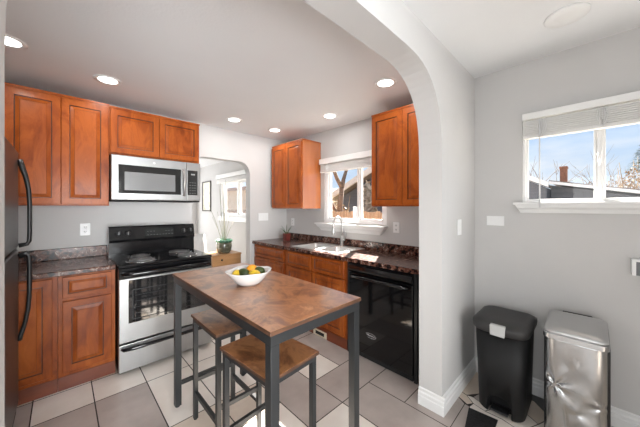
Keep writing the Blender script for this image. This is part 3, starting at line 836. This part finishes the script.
for x in (TX0+.006, TX1-.006-lw):
    for y in (TY0+.006, TY1-.006-lw):
        b = MB(); b.box(x, x+lw, y, y+lw, .010, zt-aw, .002); lg = b.build('leg', M['tmetal'], t, True)
        b = MB(); b.lathe([(.014, 0), (.016, .002), (.016, .010), (.010, .012)], 12, (x+lw/2, y+lw/2, 0))
        for v in b.bm.verts: v.co -= Vector(t.location)
        b.build('foot', M['blackplastic'], lg)
b = MB(); b.box(TX0+.006+lw, TX1-.006-lw, TY1-.036, TY1-.016, .145, .170); b.build('stretcher', M['tmetal'], t, True)
b = MB(); b.box(TX0+.006+lw, TX1-.006-lw, TY0+.016, TY0+.036, .145, .170); b.build('stretcher', M['tmetal'], t, True)

# ================================================================== stools
def make_stool(label, loc, rz):
    t = thing('bar_stool', label, 'stool', loc, rz, 'bar stools under the tall table')
    wx, wy, h = .306, .402, .690
    b = MB(); b.box(-wx/2, wx/2, -wy/2, wy/2, h-.016, h, .002); dark_edges(b, h); b.build('seat', [M['rustic'], M['rusticedge']], t)
    b = MB(); z1 = h-.016; z0 = z1-.026; i = .010
    b.box(-wx/2+i, wx/2-i, -wy/2+i, -wy/2+i+.022, z0, z1); b.box(-wx/2+i, wx/2-i, wy/2-i-.022, wy/2-i, z0, z1)
    b.box(-wx/2+i, -wx/2+i+.022, -wy/2+i+.022, wy/2-i-.022, z0, z1); b.box(wx/2-i-.022, wx/2-i, -wy/2+i+.022, wy/2-i-.022, z0, z1)
    b.build('seat_frame', M['tmetal'], t)
    L = .026
    for sx in (-1, 1):
        for sy in (-1, 1):
            cx, cy = sx*(wx/2-i-L/2), sy*(wy/2-i-L/2)
            b = MB(); b.box(cx-L/2, cx+L/2, cy-L/2, cy+L/2, .008, z0, .0015); lg = b.build('leg', M['tmetal'], t)
            b = MB(); b.lathe([(.010, 0), (.012, .002), (.012, .008), (.008, .010)], 12, (cx, cy, 0)); b.build('foot', M['blackplastic'], lg)
    xa, ya = wx/2-i-L, wy/2-i-L
    for (x0, x1, y0, y1, z) in ((-xa, xa, -ya-.022, -ya-.002, .26), (-xa, xa, ya+.002, ya+.022, .26), (-xa-.022, -xa-.002, -ya, ya, .175), (xa+.002, xa+.022, -ya, ya, .175)):
        b = MB(); b.box(x0, x1, y0, y1, z-.012, z+.012); b.build('footrest', M['tmetal'], t)
    return t
s1 = make_stool('brown-topped bar stool nearer the range, tucked half under the table', (.762, 1.652, 0), 0)
s2 = copy_tree(s1)
s2.location = (.738, 1.128, 0); s2.rotation_euler = (0, 0, math.radians(4.2))
s2['label'] = 'brown-topped bar stool in the foreground, showing more of its worn seat'

# ================================================================== fruit bowl
BX, BY = .815, 1.462
t = thing('fruit_bowl', 'white ceramic bowl holding fruit on the tall brown table', 'bowl', (BX, BY, TZ))
b = MB()
def brim(r, z, wob):
    n = 40; out_ = []
    for i in range(n):
        a = 2*PI*i/n
        q = r*.94*(1 + wob*abs(math.cos(2*a+.5))**1.5)
        out_.append((BX+q*math.cos(a), BY+q*math.sin(a)*1.0, TZ+z + wob*.10*math.cos(4*a+1.0)*.3))
    return out_
prof = [(.050, 0, 0), (.062, .001, 0), (.084, .018, .02), (.108, .048, .05), (.128, .076, .09), (.134, .084, .10), (.130, .085, .10), (.122, .076, .09), (.102, .048, .05), (.074, .020, .02), (.03, .013, 0)]
b.rings([brim(*p) for p in prof]); b.build('bowl', M['ceramic'], t, True)
def fruit(name, label, cat, dx, dy, dz, r, m, sc, rot, tip=False):
    b = MB(); mt = Matrix.Rotation(rot[2], 4, 'Z') @ Matrix.Rotation(rot[1], 4, 'Y')
    b.sphere((0, 0, 0), r, 18, 12, sc, mt)
    if tip: b.sphere(mt @ Vector((r*sc[0]*.95, 0, 0)), r*.28, 10, 6)
    o = b.build(name, m); o.location = (BX+dx, BY+dy, TZ+dz)
    return tag(o, label, cat, 'fruit in the bowl')
fruit('orange', 'orange sitting highest in the middle of the fruit bowl', 'orange', .028, .012, .078, .036, M['orange'], (1, 1, .95), (0, 0, 0))
fruit('lemon', 'yellow lemon at the left side of the fruit bowl', 'lemon', -.056, .038, .060, .029, M['lemon'], (1.3, 1, 1), (0, .2, .6), True)
fruit('lemon', 'yellow lemon at the front of the fruit bowl below the orange', 'lemon', .012, -.046, .063, .029, M['lemon'], (1.25, 1, 1), (0, .1, -.6), True)
fruit('lime', 'dark green avocado left of the orange in the fruit bowl', 'avocado', -.028, .010, .068, .029, M['lime'], (1.25, 1, 1), (0, .2, -.9))
fruit('lime', 'dark green avocado at the right of the fruit bowl', 'avocado', .057, -.022, .071, .029, M['lime'], (1.3, 1, 1), (0, .15, -.5))
fruit('lime', 'dark green avocado low at the front of the fruit bowl', 'avocado', -.040, -.045, .050, .026, M['lime'], (1.2, 1, 1), (0, .0, .4))
for o in COL.objects:
    if o.name.startswith('lime'): o.name = 'avocado'

# ================================================================== ceiling lights
def downlight(x, y, label, first=[None]):
    if first[0] is None:
        t = thing('recessed_light', label, 'light', (x, y, ZK), 0, 'recessed kitchen ceiling lights')
        b = MB(); b.lathe([(.094, 0), (.094, -.004), (.080, -.008), (.066, -.004), (.062, -.001)], 32, cap0=False, cap1=False); b.build('trim_ring', M['white'], t)
        b = MB(); b.lathe([(.064, -.0015), (.064, -.003), (.02, -.0035)], 32); b.build('lens', M['lens'], t)
        l = bpy.data.lights.new('lamp', 'AREA'); l.shape = 'DISK'; l.size = .12; l.energy = LAMP_W; l.color = (1, .985, .965)
        lo = bpy.data.objects.new('lamp', l); COL.objects.link(lo); lo.parent = t; lo.location = (0, 0, -.012)
        first[0] = t; return t
    t = copy_tree(first[0]); t.location = (x, y, ZK); t['label'] = label
    return t
downlight(.27, 2.78, 'recessed ceiling light above the tall wall cabinet by the microwave')
downlight(-.250, 2.56, 'recessed ceiling light at the left edge over the refrigerator')
downlight(1.475, 2.99, 'recessed ceiling light in front of the far arched opening')
downlight(2.07, 3.01, 'recessed ceiling light nearest the far corner wall cabinet')
downlight(2.195, 2.10, 'recessed ceiling light above the sink')
downlight(1.95, 1.22, 'recessed ceiling light beside the near arch, the largest looking one')
b = MB(); b.lathe([(.10, 0), (.10, -.006), (.094, -.012), (.05, -.014)], 40, (0, 0, 0)); o = b.build('ceiling_cover', M['white']); o.location = (2.085, .112, ZN)
tag(o, 'flat round white cover on the near ceiling above the trash cans', 'ceiling cover')

# ================================================================== wall plates
def plate(name, label, cat, loc, rz, w_, h, kind):
    t = thing(name, label, cat, loc, rz)
    b = MB(); b.box(-w_/2, w_/2, -.006, -.0005, -h/2, h/2, .002); b.build('cover_plate', M['vinyl'], t)
    if kind == 'outlet':
        for dz in (-.022, .022):
            b = MB(); b.box(-.016, .016, -.008, -.006, dz-.014, dz+.014, .001); b.mi = 1
            b.box(-.008, -.005, -.0085, -.008, dz-.004, dz+.008); b.box(.005, .008, -.0085, -.008, dz-.004, dz+.008); b.box(-.003, .003, -.0085, -.008, dz-.011, dz-.006)
            b.build('socket', [M['vinyl'], M['blackmat']], t)
    elif kind == 'rockers':
        for dx in (-.046, 0, .046) if w_ > .15 else ((0,) if w_ < .09 else (-.023, .023)):
            b = MB(); b.box(dx-.016, dx+.016, -.009, -.006, -.032, .032, .002); b.build('switch', M['white'], t)
    return t
plate('wall_outlet', 'white double outlet on the range wall above the short counter', 'outlet', (.160, YA, 1.182), 0, .074, .115, 'outlet')
plate('light_switch', 'white wide switch plate on the wall beside the far arched opening', 'switch', (2.150, YA, 1.255), 0, .165, .115, 'rockers')
plate('wall_outlet', 'white outlet on the sink wall in the far corner', 'outlet', (XB, 3.265, 1.17), -PI/2, .074, .115, 'outlet')
plate('wall_outlet', 'white outlet on the sink wall right of the window', 'outlet', (XB, 1.480, 1.18), -PI/2, .074, .115, 'outlet')
plate('light_switch', 'white single switch on the arch wall near the corner', 'switch', (2.165, Y0, 1.245), 0, .074, .118, 'rockers')
plate('wall_plate', 'blank white horizontal plate on the wall left of the small window', 'wall plate', (XD, .562, 1.286), -PI/2, .122, .078, 'blank')
t = thing('wall_box', 'white framed box with dark inside at the right edge of the window wall', 'wall box', (XD, -.29, 1.0))
b = MB(); b.box(XD-.07, XD-.001, -.175, -.158, .985, 1.082); b.box(XD-.07, XD-.001, -.42, -.175, 1.068, 1.082); b.box(XD-.07, XD-.001, -.42, -.405, .985, 1.068)
b.build('frame', M['white'], t, True)
b = MB(); b.box(XD-.058, XD-.001, -.405, -.176, .985, 1.067); b.build('insert', M['greyfabric'], t, True)

# ================================================================== charcoal step can
t = thing('trash_can', 'charcoal plastic step trash can with pale clip on its lid', 'trash can', (2.27, .445, 0))
def can_section(x0, x1, y0, y1, z, rf, rb):
    pts = []
    for (cx, cy, r, a0) in ((x1-rb, y1-rb, rb, 0), (x0+rf, y1-rf, rf, PI/2), (x0+rf, y0+rf, rf, PI), (x1-rb, y0+rb, rb, 1.5*PI)):
        for i in range(8):
            a = a0 + PI/2*i/7; pts.append((cx+r*math.cos(a), cy+r*math.sin(a), z))
    return pts
b = MB()
b.rings([can_section(2.105, 2.44, .318, .570, 0, .07, .04), can_section(2.095, 2.45, .312, .576, .012, .07, .04), can_section(2.090, 2.455, .306, .585, .25, .075, .04), can_section(2.082, 2.46, .298, .598, .56, .08, .04)])
body = b.build('body', M['canblack'], t, True)
c = MB(); c.prism([(.375, -.02), (.375, .070)] + [(.4435 - .0685*math.cos(PI*i/10), .070+.060*math.sin(PI*i/10)) for i in range(11)] + [(.512, -.02)], 'x', 2.0, 2.17)
cut = c.build('cutter', M['canblack']); body_parent = body.parent
for v in cut.data.vertices: v.co = v.co
bpy.context.view_layer.update()
boolean_cut(body, cut)
b = MB(); b.box(2.085, 2.165, .392, .495, .022, .036, .005); b.build('pedal', M['blackplastic'], t, True)
b = MB()
b.rings([can_section(2.078, 2.462, .291, .603, .548, .085, .045), can_section(2.064, 2.468, .284, .611, .560, .09, .05), can_section(2.060, 2.470, .281, .613, .592, .09, .05),
         can_section(2.066, 2.468, .282, .611, .606, .088, .05), can_section(2.10, 2.45, .31, .585, .620, .075, .045), can_section(2.17, 2.41, .36, .535, .627, .05, .03)])
lid = b.build('lid', M['canlid'], t, True)
b = MB(); b.rings([[(x, y, z) for x, y, z in ((2.054-d, .405+i, .548+i*.4), (2.054-d, .486-i, .548+i*.4), (2.066-d, .490-i, .609-i*.2), (2.066-d, .401+i, .609-i*.2))] for d, i in ((-.008, 0), (.004, 0), (.008, .006))], smooth=False)
b.box(2.06, 2.09, .403, .488, .606, .614, .003)
for v in b.bm.verts: v.co -= Vector(t.location)
b.build('clip', M['cliplight'], lid)

# ================================================================== dented stainless can
CX0, CX1, CY0, CY1, CZ = 2.085, 2.425, -.052, .210, .650
t = thing('trash_can', 'tall dented stainless steel trash can nearest the right edge', 'trash can', ((CX0+CX1)/2, (CY0+CY1)/2, 0))
b = MB(); b.box(CX0+.030, CX1, CY0-.010, CY1+.005, .012, CZ-.012, .010, 3); b.box(CX0+.02, CX1-.01, CY0+.006, CY1-.006, 0, .03); b.build('shell', M['blackplastic'], t, True)
b = MB()
NY, NZ = 64, 96
grid = []
yc, hw = (CY0+CY1)/2, (CY1-CY0)/2
for j in range(NZ+1):
    z = .03 + (CZ-.03-.03)*j/NZ
    row = []
    for i in range(NY+1):
        s_ = -1 + 2*i/NY
        y = yc + hw*s_
        x = CX0 + .030*abs(s_)**6                      # rounded edges
        # pinch on the left and crease on the right, with folds radiating from them
        for (py, pz, A, R, kf, ph) in ((.165, .345, .010, .070, 5, .5), (-.032, .300, .006, .045, 4, 1.2), (.09, .48, .006, .16, 1, .0), (.07, .22, .004, .12, 2, .8)):
            dy, dz = y-py, z-pz; r = math.hypot(dy, dz*.75)
            th = math.atan2(dz, dy)
            fall = math.exp(-(r/R)**1.2)
            x += A*fall*(.55 + .75*math.cos(kf*th+ph)*min(1, r/.02))
        fold = math.exp(-((y-.118-.09*(z-.2))/.008)**2)*.004*max(0, 1-abs(z-.16)/.17)
        x += fold
        x += .0030*mnoise.noise(Vector((y*14, z*5, 2.3)))*(1-abs(s_)**4)
        row.append(b.bm.verts.new((x, y, z)))
    grid.append(row)
for j in range(NZ):
    for i in range(NY):
        f = b.bm.faces.new([grid[j][i], grid[j+1][i], grid[j+1][i+1], grid[j][i+1]]); f.smooth = True
# side returns
for i in (0, NY):
    back = [b.bm.verts.new((CX1-.02, grid[j][i].co.y, grid[j][i].co.z)) for j in (0, NZ)]
for v in b.bm.verts: v.co -= Vector(t.location)
me_o = b.build('dented_front', M['cansteel'], t)
sol = me_o.modifiers.new('thickness', 'SOLIDIFY'); sol.thickness = .0012; sol.offset = 0
b = MB()
b.rings([[(x, y, z+dz*0) for x, y, z in can_section(CX0-.004+i, CX1+.004-i, CY0-.008+i, CY1+.008-i, zz, .035, .02)] for i, zz in ((0, CZ-.030), (0, CZ-.004), (.004, CZ+.001))], smooth=False); dz = 0
b.build('rim_band', M['cansteel'], t, True)
b = MB()
def tilt(p, k_): return (p[0], p[1], p[2] + (p[0]-CX0)/(CX1-CX0)*k_)
b.rings([[tilt(p, k_) for p in can_section(CX0+i-.002, CX1-i+.002, CY0+i-.006, CY1-i+.006, zz, .04, .02)] for i, zz, k_ in ((.004, CZ+.001, 0), (.001, CZ+.004, .008), (.002, CZ+.012, .022), (.014, CZ+.022, .026), (.06, CZ+.030, .026))])
lid = b.build('lid', M['canlidsteel'], t, True)
b = MB(); b.box(CX1+.004, CX1+.020, CY0+.06, CY1-.06, CZ-.03, CZ+.046, .004)
for v in b.bm.verts: v.co -= Vector(t.location)
b.build('hinge_cover', M['blackplastic'], lid)

# ---------------- black mosaic piece of the floor, built as a thin slab
b = MB(); b.rings([[(x, y, z) for x, y in ((1.80, .43), (2.045, .438), (2.03, .607), (1.80, .565))] for z in (.0005, .006)], smooth=False)
o = b.build('floor_mat', M['rug']); tag(o, 'small black textured mat on the floor before the charcoal trash can', 'mat')

# ================================================================== lounge seen through the far arch
t = thing('side_cabinet', 'low light-oak cabinet beyond the far arched opening', 'cabinet', (1.96, 4.42, 0))
b = MB(); b.box(1.72, 2.20, 4.22, 4.62, .06, .60); b.box(1.71, 2.21, 4.21, 4.63, .60, .622, .003); b.build('body', M['oak'], t, True)
for x in (1.735, 2.16):
    for y in (4.235, 4.58):
        b = MB(); b.box(x, x+.03, y, y+.03, 0, .06); b.build('leg', M['oak'], t, True)
b = MB(); b.box(1.735, 2.185, 4.206, 4.222, .45, .585, .004); dd = b.build('drawer', M['oak'], t, True)
b = MB(); b.sphere((1.86, 4.196, .54), .016, 12, 8)
for v in b.bm.verts: v.co -= Vector(t.location)
b.build('knob', M['blackmat'], dd)
b = MB(); b.box(1.735, 2.185, 4.206, 4.222, .08, .44, .004); b.build('door', M['oak'], t, True)

px_, py_ = 1.985, 4.40
t = thing('reed_pot', 'green-brown glazed pot of tall dry reeds on the oak cabinet', 'plant pot', (px_, py_, .622))
b = MB(); b.lathe([(.09, 0), (.115, .03), (.130, .10), (.128, .16), (.118, .185)], 28, (px_, py_, .6225)); b.build('pot', M['potgreen'], t, True)
b = MB(); b.lathe([(.118, .183), (.136, .188), (.140, .225), (.128, .228), (.118, .19), (.06, .185)], 28, (px_, py_, .6225)); b.build('rim', M['potrim'], t, True)
b = MB()
for dx, dy, h in ((-.24, .05, .62), (-.13, -.03, .50), (-.06, .06, .95), (.0, .0, .75), (.05, .05, 1.05), (.10, -.02, .45), (.20, .04, .34), (-.04, -.05, .85), (-.17, .08, .42), (.03, -.06, .55)):
    b.tube([(px_+dx*.15, py_+dy*.2, .82), (px_+dx*.5, py_+dy*.6, .82+h*.5), (px_+dx, py_+dy, .82+h)], [.0045, .004, .002], 6)
b.build('reeds', M['stick'], t, True)

t = thing('sofa', 'pale sofa behind the range, glimpsed through the far arch', 'sofa', (.75, 4.65, 0))
b = MB(); b.box(.05, 1.70, 4.25, 5.05, .10, .46, .03, 3); b.build('base', M['fabric'], t, True)
b = MB(); b.box(.05, 1.70, 4.86, 5.06, .44, .85, .04, 3); b.build('backrest', M['fabric'], t, True)
for x in (.1, 1.55):
    for y in (4.30, 4.97):
        b = MB(); b.box(x, x+.05, y, y+.05, 0, .10); b.build('leg', M['frame'], t, True)
def pillow(label, loc, rot, sz, m):
    b = MB(); n = 14; rows = []
    for side in (1, -1):
        g_ = []
        for j in range(n+1):
            r_ = []
            for i in range(n+1):
                u, v = -1+2*i/n, -1+2*j/n
                th = .085*(max(0, 1-u**4)*max(0, 1-v**4))**.5
                k_ = 1-.06*(u*u*v*v)
                r_.append(b.bm.verts.new((u*sz/2*k_, side*th, v*sz/2*k_)))
            g_.append(r_)
        for j in range(n):
            for i in range(n):
                f = b.bm.faces.new([g_[j][i], g_[j][i+1], g_[j+1][i+1], g_[j+1][i]]); f.smooth = True
    bmesh.ops.remove_doubles(b.bm, verts=list(b.bm.verts), dist=.0005)
    o = b.build('cushion', m); o.location = loc; o.rotation_euler = rot
    return tag(o, label, 'cushion')
pillow('white cushion propped on the sofa behind the range', (1.452, 4.44, .728), (math.radians(-9), 0, 0), .50, M['fabric'])

t = thing('framed_picture', 'narrow dark-framed pale print on the lounge wall', 'picture', (XB, 6.68, 1.30))
b = MB(); y0, y1, z0, z1 = 6.42, 6.94, 1.30, 2.04
b.box(XB-.025, XB-.001, y0, y0+.03, z0, z1); b.box(XB-.025, XB-.001, y1-.03, y1, z0, z1); b.box(XB-.025, XB-.001, y0, y1, z0, z0+.03); b.box(XB-.025, XB-.001, y0, y1, z1-.03, z1); b.build('frame', M['frame'], t, True)
b = MB(); b.box(XB-.012, XB-.002, y0+.03, y1-.03, z0+.03, z1-.03); b.build('print', M['art'], t, True)

# ================================================================== outdoors
ground = mat('dry_lawn', (.22, .18, .11), .95, var=.3, vscale=2)
b = MB(); b.box(2.9, 70, -50, 60, -.75, -.55); struct('ground', b, ground)
siding = mat('slate_siding', (.085, .095, .12), .7, var=.15, vscale=2, stretch=(1, .2, 12))
tansid = mat('tan_siding', (.70, .50, .33), .8, var=.1, vscale=3)
fascia = mat('pale_fascia', (.62, .56, .50), .6, var=.05)
whfascia = mat('white_fascia', (.78, .78, .78), .6, var=.05)
shingle = mat('brown_grey_shingle', (.20, .17, .15), .9, var=.35, vscale=30)
brick = mat('red_brown_brick', (.28, .12, .07), .85, var=.3, vscale=18)
cedar = ramp_mat('cedar_board', [(.3, (.22, .12, .065)), (.7, (.36, .21, .12))], .8, 4, (1, 6, .5), 5)
bark = mat('tree_bark', (.16, .10, .065), .9, var=.4, vscale=20)
twig = mat('bare_twig', (.20, .14, .10), .9, var=.3)
brownleaf = mat('dry_brown_foliage', (.30, .21, .12), .9, var=.45, vscale=9)
evergreen = mat('evergreen_needles', (.055, .075, .045), .9, var=.4, vscale=6)

def branch_tree(name, label, base, h, spread, seed, m, levels=4, r0=.10, lean=(0, 0), forks=3, group=None):
    rng = random.Random(seed); b = MB()
    def grow(p, d, ln, r, lv):
        n = 4; pts = [p]; q = Vector(p); dd_ = d.copy()
        for i in range(n):
            dd_ = (dd_ + Vector((rng.uniform(-.13, .13), rng.uniform(-.13, .13), rng.uniform(-.02, .10)))).normalized()
            q = q + dd_*ln/n; pts.append(q.copy())
        b.tube(pts, [r*(1-.45*i/n) for i in range(n+1)], 6 if lv > 1 else 4)
        if lv == 0: return
        for kx in range(forks if lv < levels else forks+1):
            a = rng.uniform(0, 2*PI); s_ = rng.uniform(.35, spread)
            nd = (dd_ + Vector((math.cos(a)*s_, math.sin(a)*s_, rng.uniform(-.05, .25)))).normalized()
            st = pts[rng.choice((2, 3, 4))] if kx else pts[-1]
            grow(st, nd, ln*rng.uniform(.55, .78), r*.52, lv-1)
    grow(Vector((0, 0, -.02)), Vector((lean[0], lean[1], 1)).normalized(), h*.42, r0, levels)
    o = b.build(name, m, fix=False); o.location = base
    return tag(o, label, 'tree', group)
def bush(name, label, base, sx, sy, sz, n, m, seed, leaf=.12, cat='bush'):
    rng = random.Random(seed); b = MB()
    for i in range(n):
        while True:
            u = Vector((rng.uniform(-1, 1), rng.uniform(-1, 1), rng.uniform(0, 1)))
            if u.x**2+u.y**2+u.z**2 < 1: break
        c_ = Vector((u.x*sx, u.y*sy, u.z*sz))
        d1 = Vector((rng.uniform(-1, 1), rng.uniform(-1, 1), rng.uniform(-1, 1))).normalized(); d2 = d1.cross(Vector((rng.uniform(-1, 1), .3, rng.uniform(-1, 1)))).normalized()
        l_ = leaf*rng.uniform(.6, 1.3)
        vs = [b.bm.verts.new(c_ + d1*l_*a + d2*l_*.45*c2) for a, c2 in ((-1, 0), (0, 1), (1, 0), (0, -1))]
        b.bm.faces.new(vs)
    for i in range(12):
        a = rng.uniform(0, 2*PI); b.tube([(0, 0, -.02), (math.cos(a)*sx*.4, math.sin(a)*sy*.4, sz*.45), (math.cos(a)*sx*.7, math.sin(a)*sy*.7, sz*rng.uniform(.8, 1.05))], [.03, .02, .008], 5)
    o = b.build(name, m, fix=False); o.location = base
    return tag(o, label, cat)
OUTDOOR = True
GZ = -.55
# cedar fence outside the sink window
t = thing('wooden_fence', 'orange cedar board fence outside the sink window', 'fence', (6.2, 5.0, GZ))
b = MB(); y = 1.5; i = 0
while y < 13.5:
    b.box(6.2, 6.22, y, y+.135, GZ, 1.27 + .02*math.sin(i*2.3), 0); y += .15; i += 1
b.build('boards', cedar, t, True)
for y in (2.4, 4.8, 7.2, 9.6, 12.0):
    b = MB(); b.box(6.10, 6.20, y, y+.10, GZ, 1.42); b.build('post', M['white'] if y in (4.8,) else cedar, t, True)
b = MB(); b.box(6.16, 6.20, 1.5, 13.5, -.2, -.12); b.box(6.16, 6.20, 1.5, 13.5, .95, 1.03); b.build('rail', cedar, t, True)

# gabled neighbour house beyond the fence
hx = 10.0
t = thing('neighbor_house', 'gabled slate-sided house with pale fascia outside the sink window', 'house', (hx+2, 6.5, GZ))
gy0, gy1, apex_y, eave, apex = 3.0, 8.6, 5.1, 1.9, 4.4
E_ = None
b = MB(); b.prism([(4.6, GZ), (9.3, GZ), (9.3, 1.95), (5.6, 3.55), (4.6, 3.1)], 'x', hx+.6, hx+6); b.build('gable_wall', siding, t, True)
def slab(pa, pb, th, x0, x1):
    a_, c_ = Vector(pa), Vector(pb); n_ = Vector((-(c_-a_).y, (c_-a_).x)).normalized()*th
    if n_.y < 0: n_ = -n_
    return [tuple(a_), tuple(c_), tuple(c_+n_), tuple(a_+n_)]
b = MB(); b.prism(slab((9.9, 1.75), (5.6, 3.70), .12, 0, 0), 'x', hx+.1, hx+6.2); b.prism(slab((4.0, 2.98), (5.6, 3.70), .12, 0, 0), 'x', hx+.1, hx+6.2); b.build('roof', shingle, t, True)
b = MB(); b.prism(slab((9.9, 1.67), (5.6, 3.62), .26, 0, 0), 'x', hx, hx+.09); b.prism(slab((4.0, 2.90), (5.6, 3.62), .26, 0, 0), 'x', hx, hx+.09); b.build('fascia', fascia, t, True)
# second white house further left, with windows
t = thing('neighbor_house', 'pale house with dark windows far behind the cedar fence', 'house', (18, 17, GZ))
b = MB(); b.box(17, 24, 11.5, 22, GZ, 2.3); b.build('wall', whfascia, t, True)
b = MB(); b.prism([(16.6, 2.25), (24.4, 2.25), (20.5, 3.4)], 'y', 11.2, 22.3); b.build('roof', shingle, t, True)
for y in (13.2, 15.0, 16.8, 18.8):
    b = MB(); b.box(16.96, 17.0, y, y+.8, .9, 1.9); b.build('window', M['microglass'], t, True)
branch_tree('bare_tree', 'thick bare tree trunk in front of the house outside the sink window', (7.3, 6.55, GZ), 6.4, .8, 11, bark, 3, .16, (.0, -.10), 2)
branch_tree('bare_tree', 'bare tree behind the cedar fence at the left of the sink window', (8.6, 10.6, GZ), 5.5, .9, 5, bark, 4, .07)
bush('dry_bush', 'brown leafless bush behind the cedar fence outside the sink window', (8.0, 7.2, GZ), .5, .8, 2.3, 900, brownleaf, 2, .10)
bush('tall_grass', 'pale tan conical shrub against the slate gable wall', (9.3, 6.75, GZ), .40, .50, 3.1, 1200, mat('tan_straw', (.36, .31, .25), .9, var=.3), 8, .16, 'shrub')

# neighbour roof outside the small window
t = thing('neighbor_garage', 'low dark building with white roof edge outside the small window', 'building', (13, 1.5, GZ))
b = MB(); b.prism([(-6, GZ), (.97, GZ), (.97, 2.10), (-6, .55)], 'x', 11.2, 15); b.prism([(.98, GZ), (1.75, GZ), (1.75, 2.40), (.98, 1.98)], 'x', 10.3, 13); b.build('wall', siding, t, True)
b = MB(); b.prism([(-6.4, .60), (.98, 2.13), (.98, 2.21), (-6.4, .70)], 'x', 10.8, 10.9); b.prism([(.92, 1.98), (1.75, 2.42), (1.75, 2.57), (.92, 2.12)], 'x', 10.0, 10.1); b.build('fascia', whfascia, t, True)
b = MB(); b.prism([(-6.4, .66), (.98, 2.19), (.98, 2.24), (-6.4, .72)], 'x', 10.85, 15.2); b.prism([(.95, 2.0), (1.75, 2.42), (1.75, 2.52), (.95, 2.08)], 'x', 10.1, 13); b.build('roof', shingle, t, True)
b = MB(); b.box(14.0, 14.5, .74, .94, 1.9, 2.93); b.box(13.97, 14.53, .72, .96, 2.93, 2.99); b.build('chimney', brick, t, True)
branch_tree('bare_tree', 'bare branching tree above the low roof, left of the chimney', (19.0, 2.3, GZ), 5.0, .9, 21, twig, 3, .055)
branch_tree('bare_tree', 'bare tree beside the window mullion outside the small window', (24, -.4, GZ), 6.0, .7, 33, twig, 3, .05)
bush('dry_bush', 'long brown hedge behind the low roof outside the small window', (17.2, -.6, GZ), .8, 2.4, 3.35, 4200, brownleaf, 4, .05)
bush('dry_bush', 'tan dry tree crown at the right of the small window', (15.9, -1.15, GZ), .5, .75, 3.7, 2600, brownleaf, 6, .06)
# conifer
b = MB(); rng = random.Random(9)
b.tube([(0, 0, -.02), (0, 0, 6)], [.10, .02], 8)
for i in range(2600):
    z = rng.uniform(4.0, 6); rr = (6.3-z)/2.3*1.0*math.sqrt(rng.random()); a = rng.uniform(0, 2*PI)
    c_ = Vector((rr*math.cos(a), rr*math.sin(a), z-.2*rr)); d1 = Vector((math.cos(a), math.sin(a), -.25)).normalized(); d2 = Vector((-math.sin(a), math.cos(a), 0))
    vs = [b.bm.verts.new(c_ + d1*.12*p + d2*.03*q) for p, q in ((-1, 0), (0, 1), (1, 0), (0, -1))]; b.bm.faces.new(vs)
o = b.build('conifer_tree', evergreen, fix=False); o.location = (21, -2.1, GZ); tag(o, 'dark evergreen tree at the right of the small window', 'tree')
# lounge-side outdoors
t = thing('neighbor_house', 'brick house with eave outside the lounge window', 'house', (9, 16, GZ))
b = MB(); b.box(8.3, 12, 13.5, 20.5, GZ, 2.5); b.build('wall', tansid, t, True)
b = MB(); b.box(7.9, 12, 13.2, 21.0, 2.5, 2.66); b.build('roof', brick, t, True)
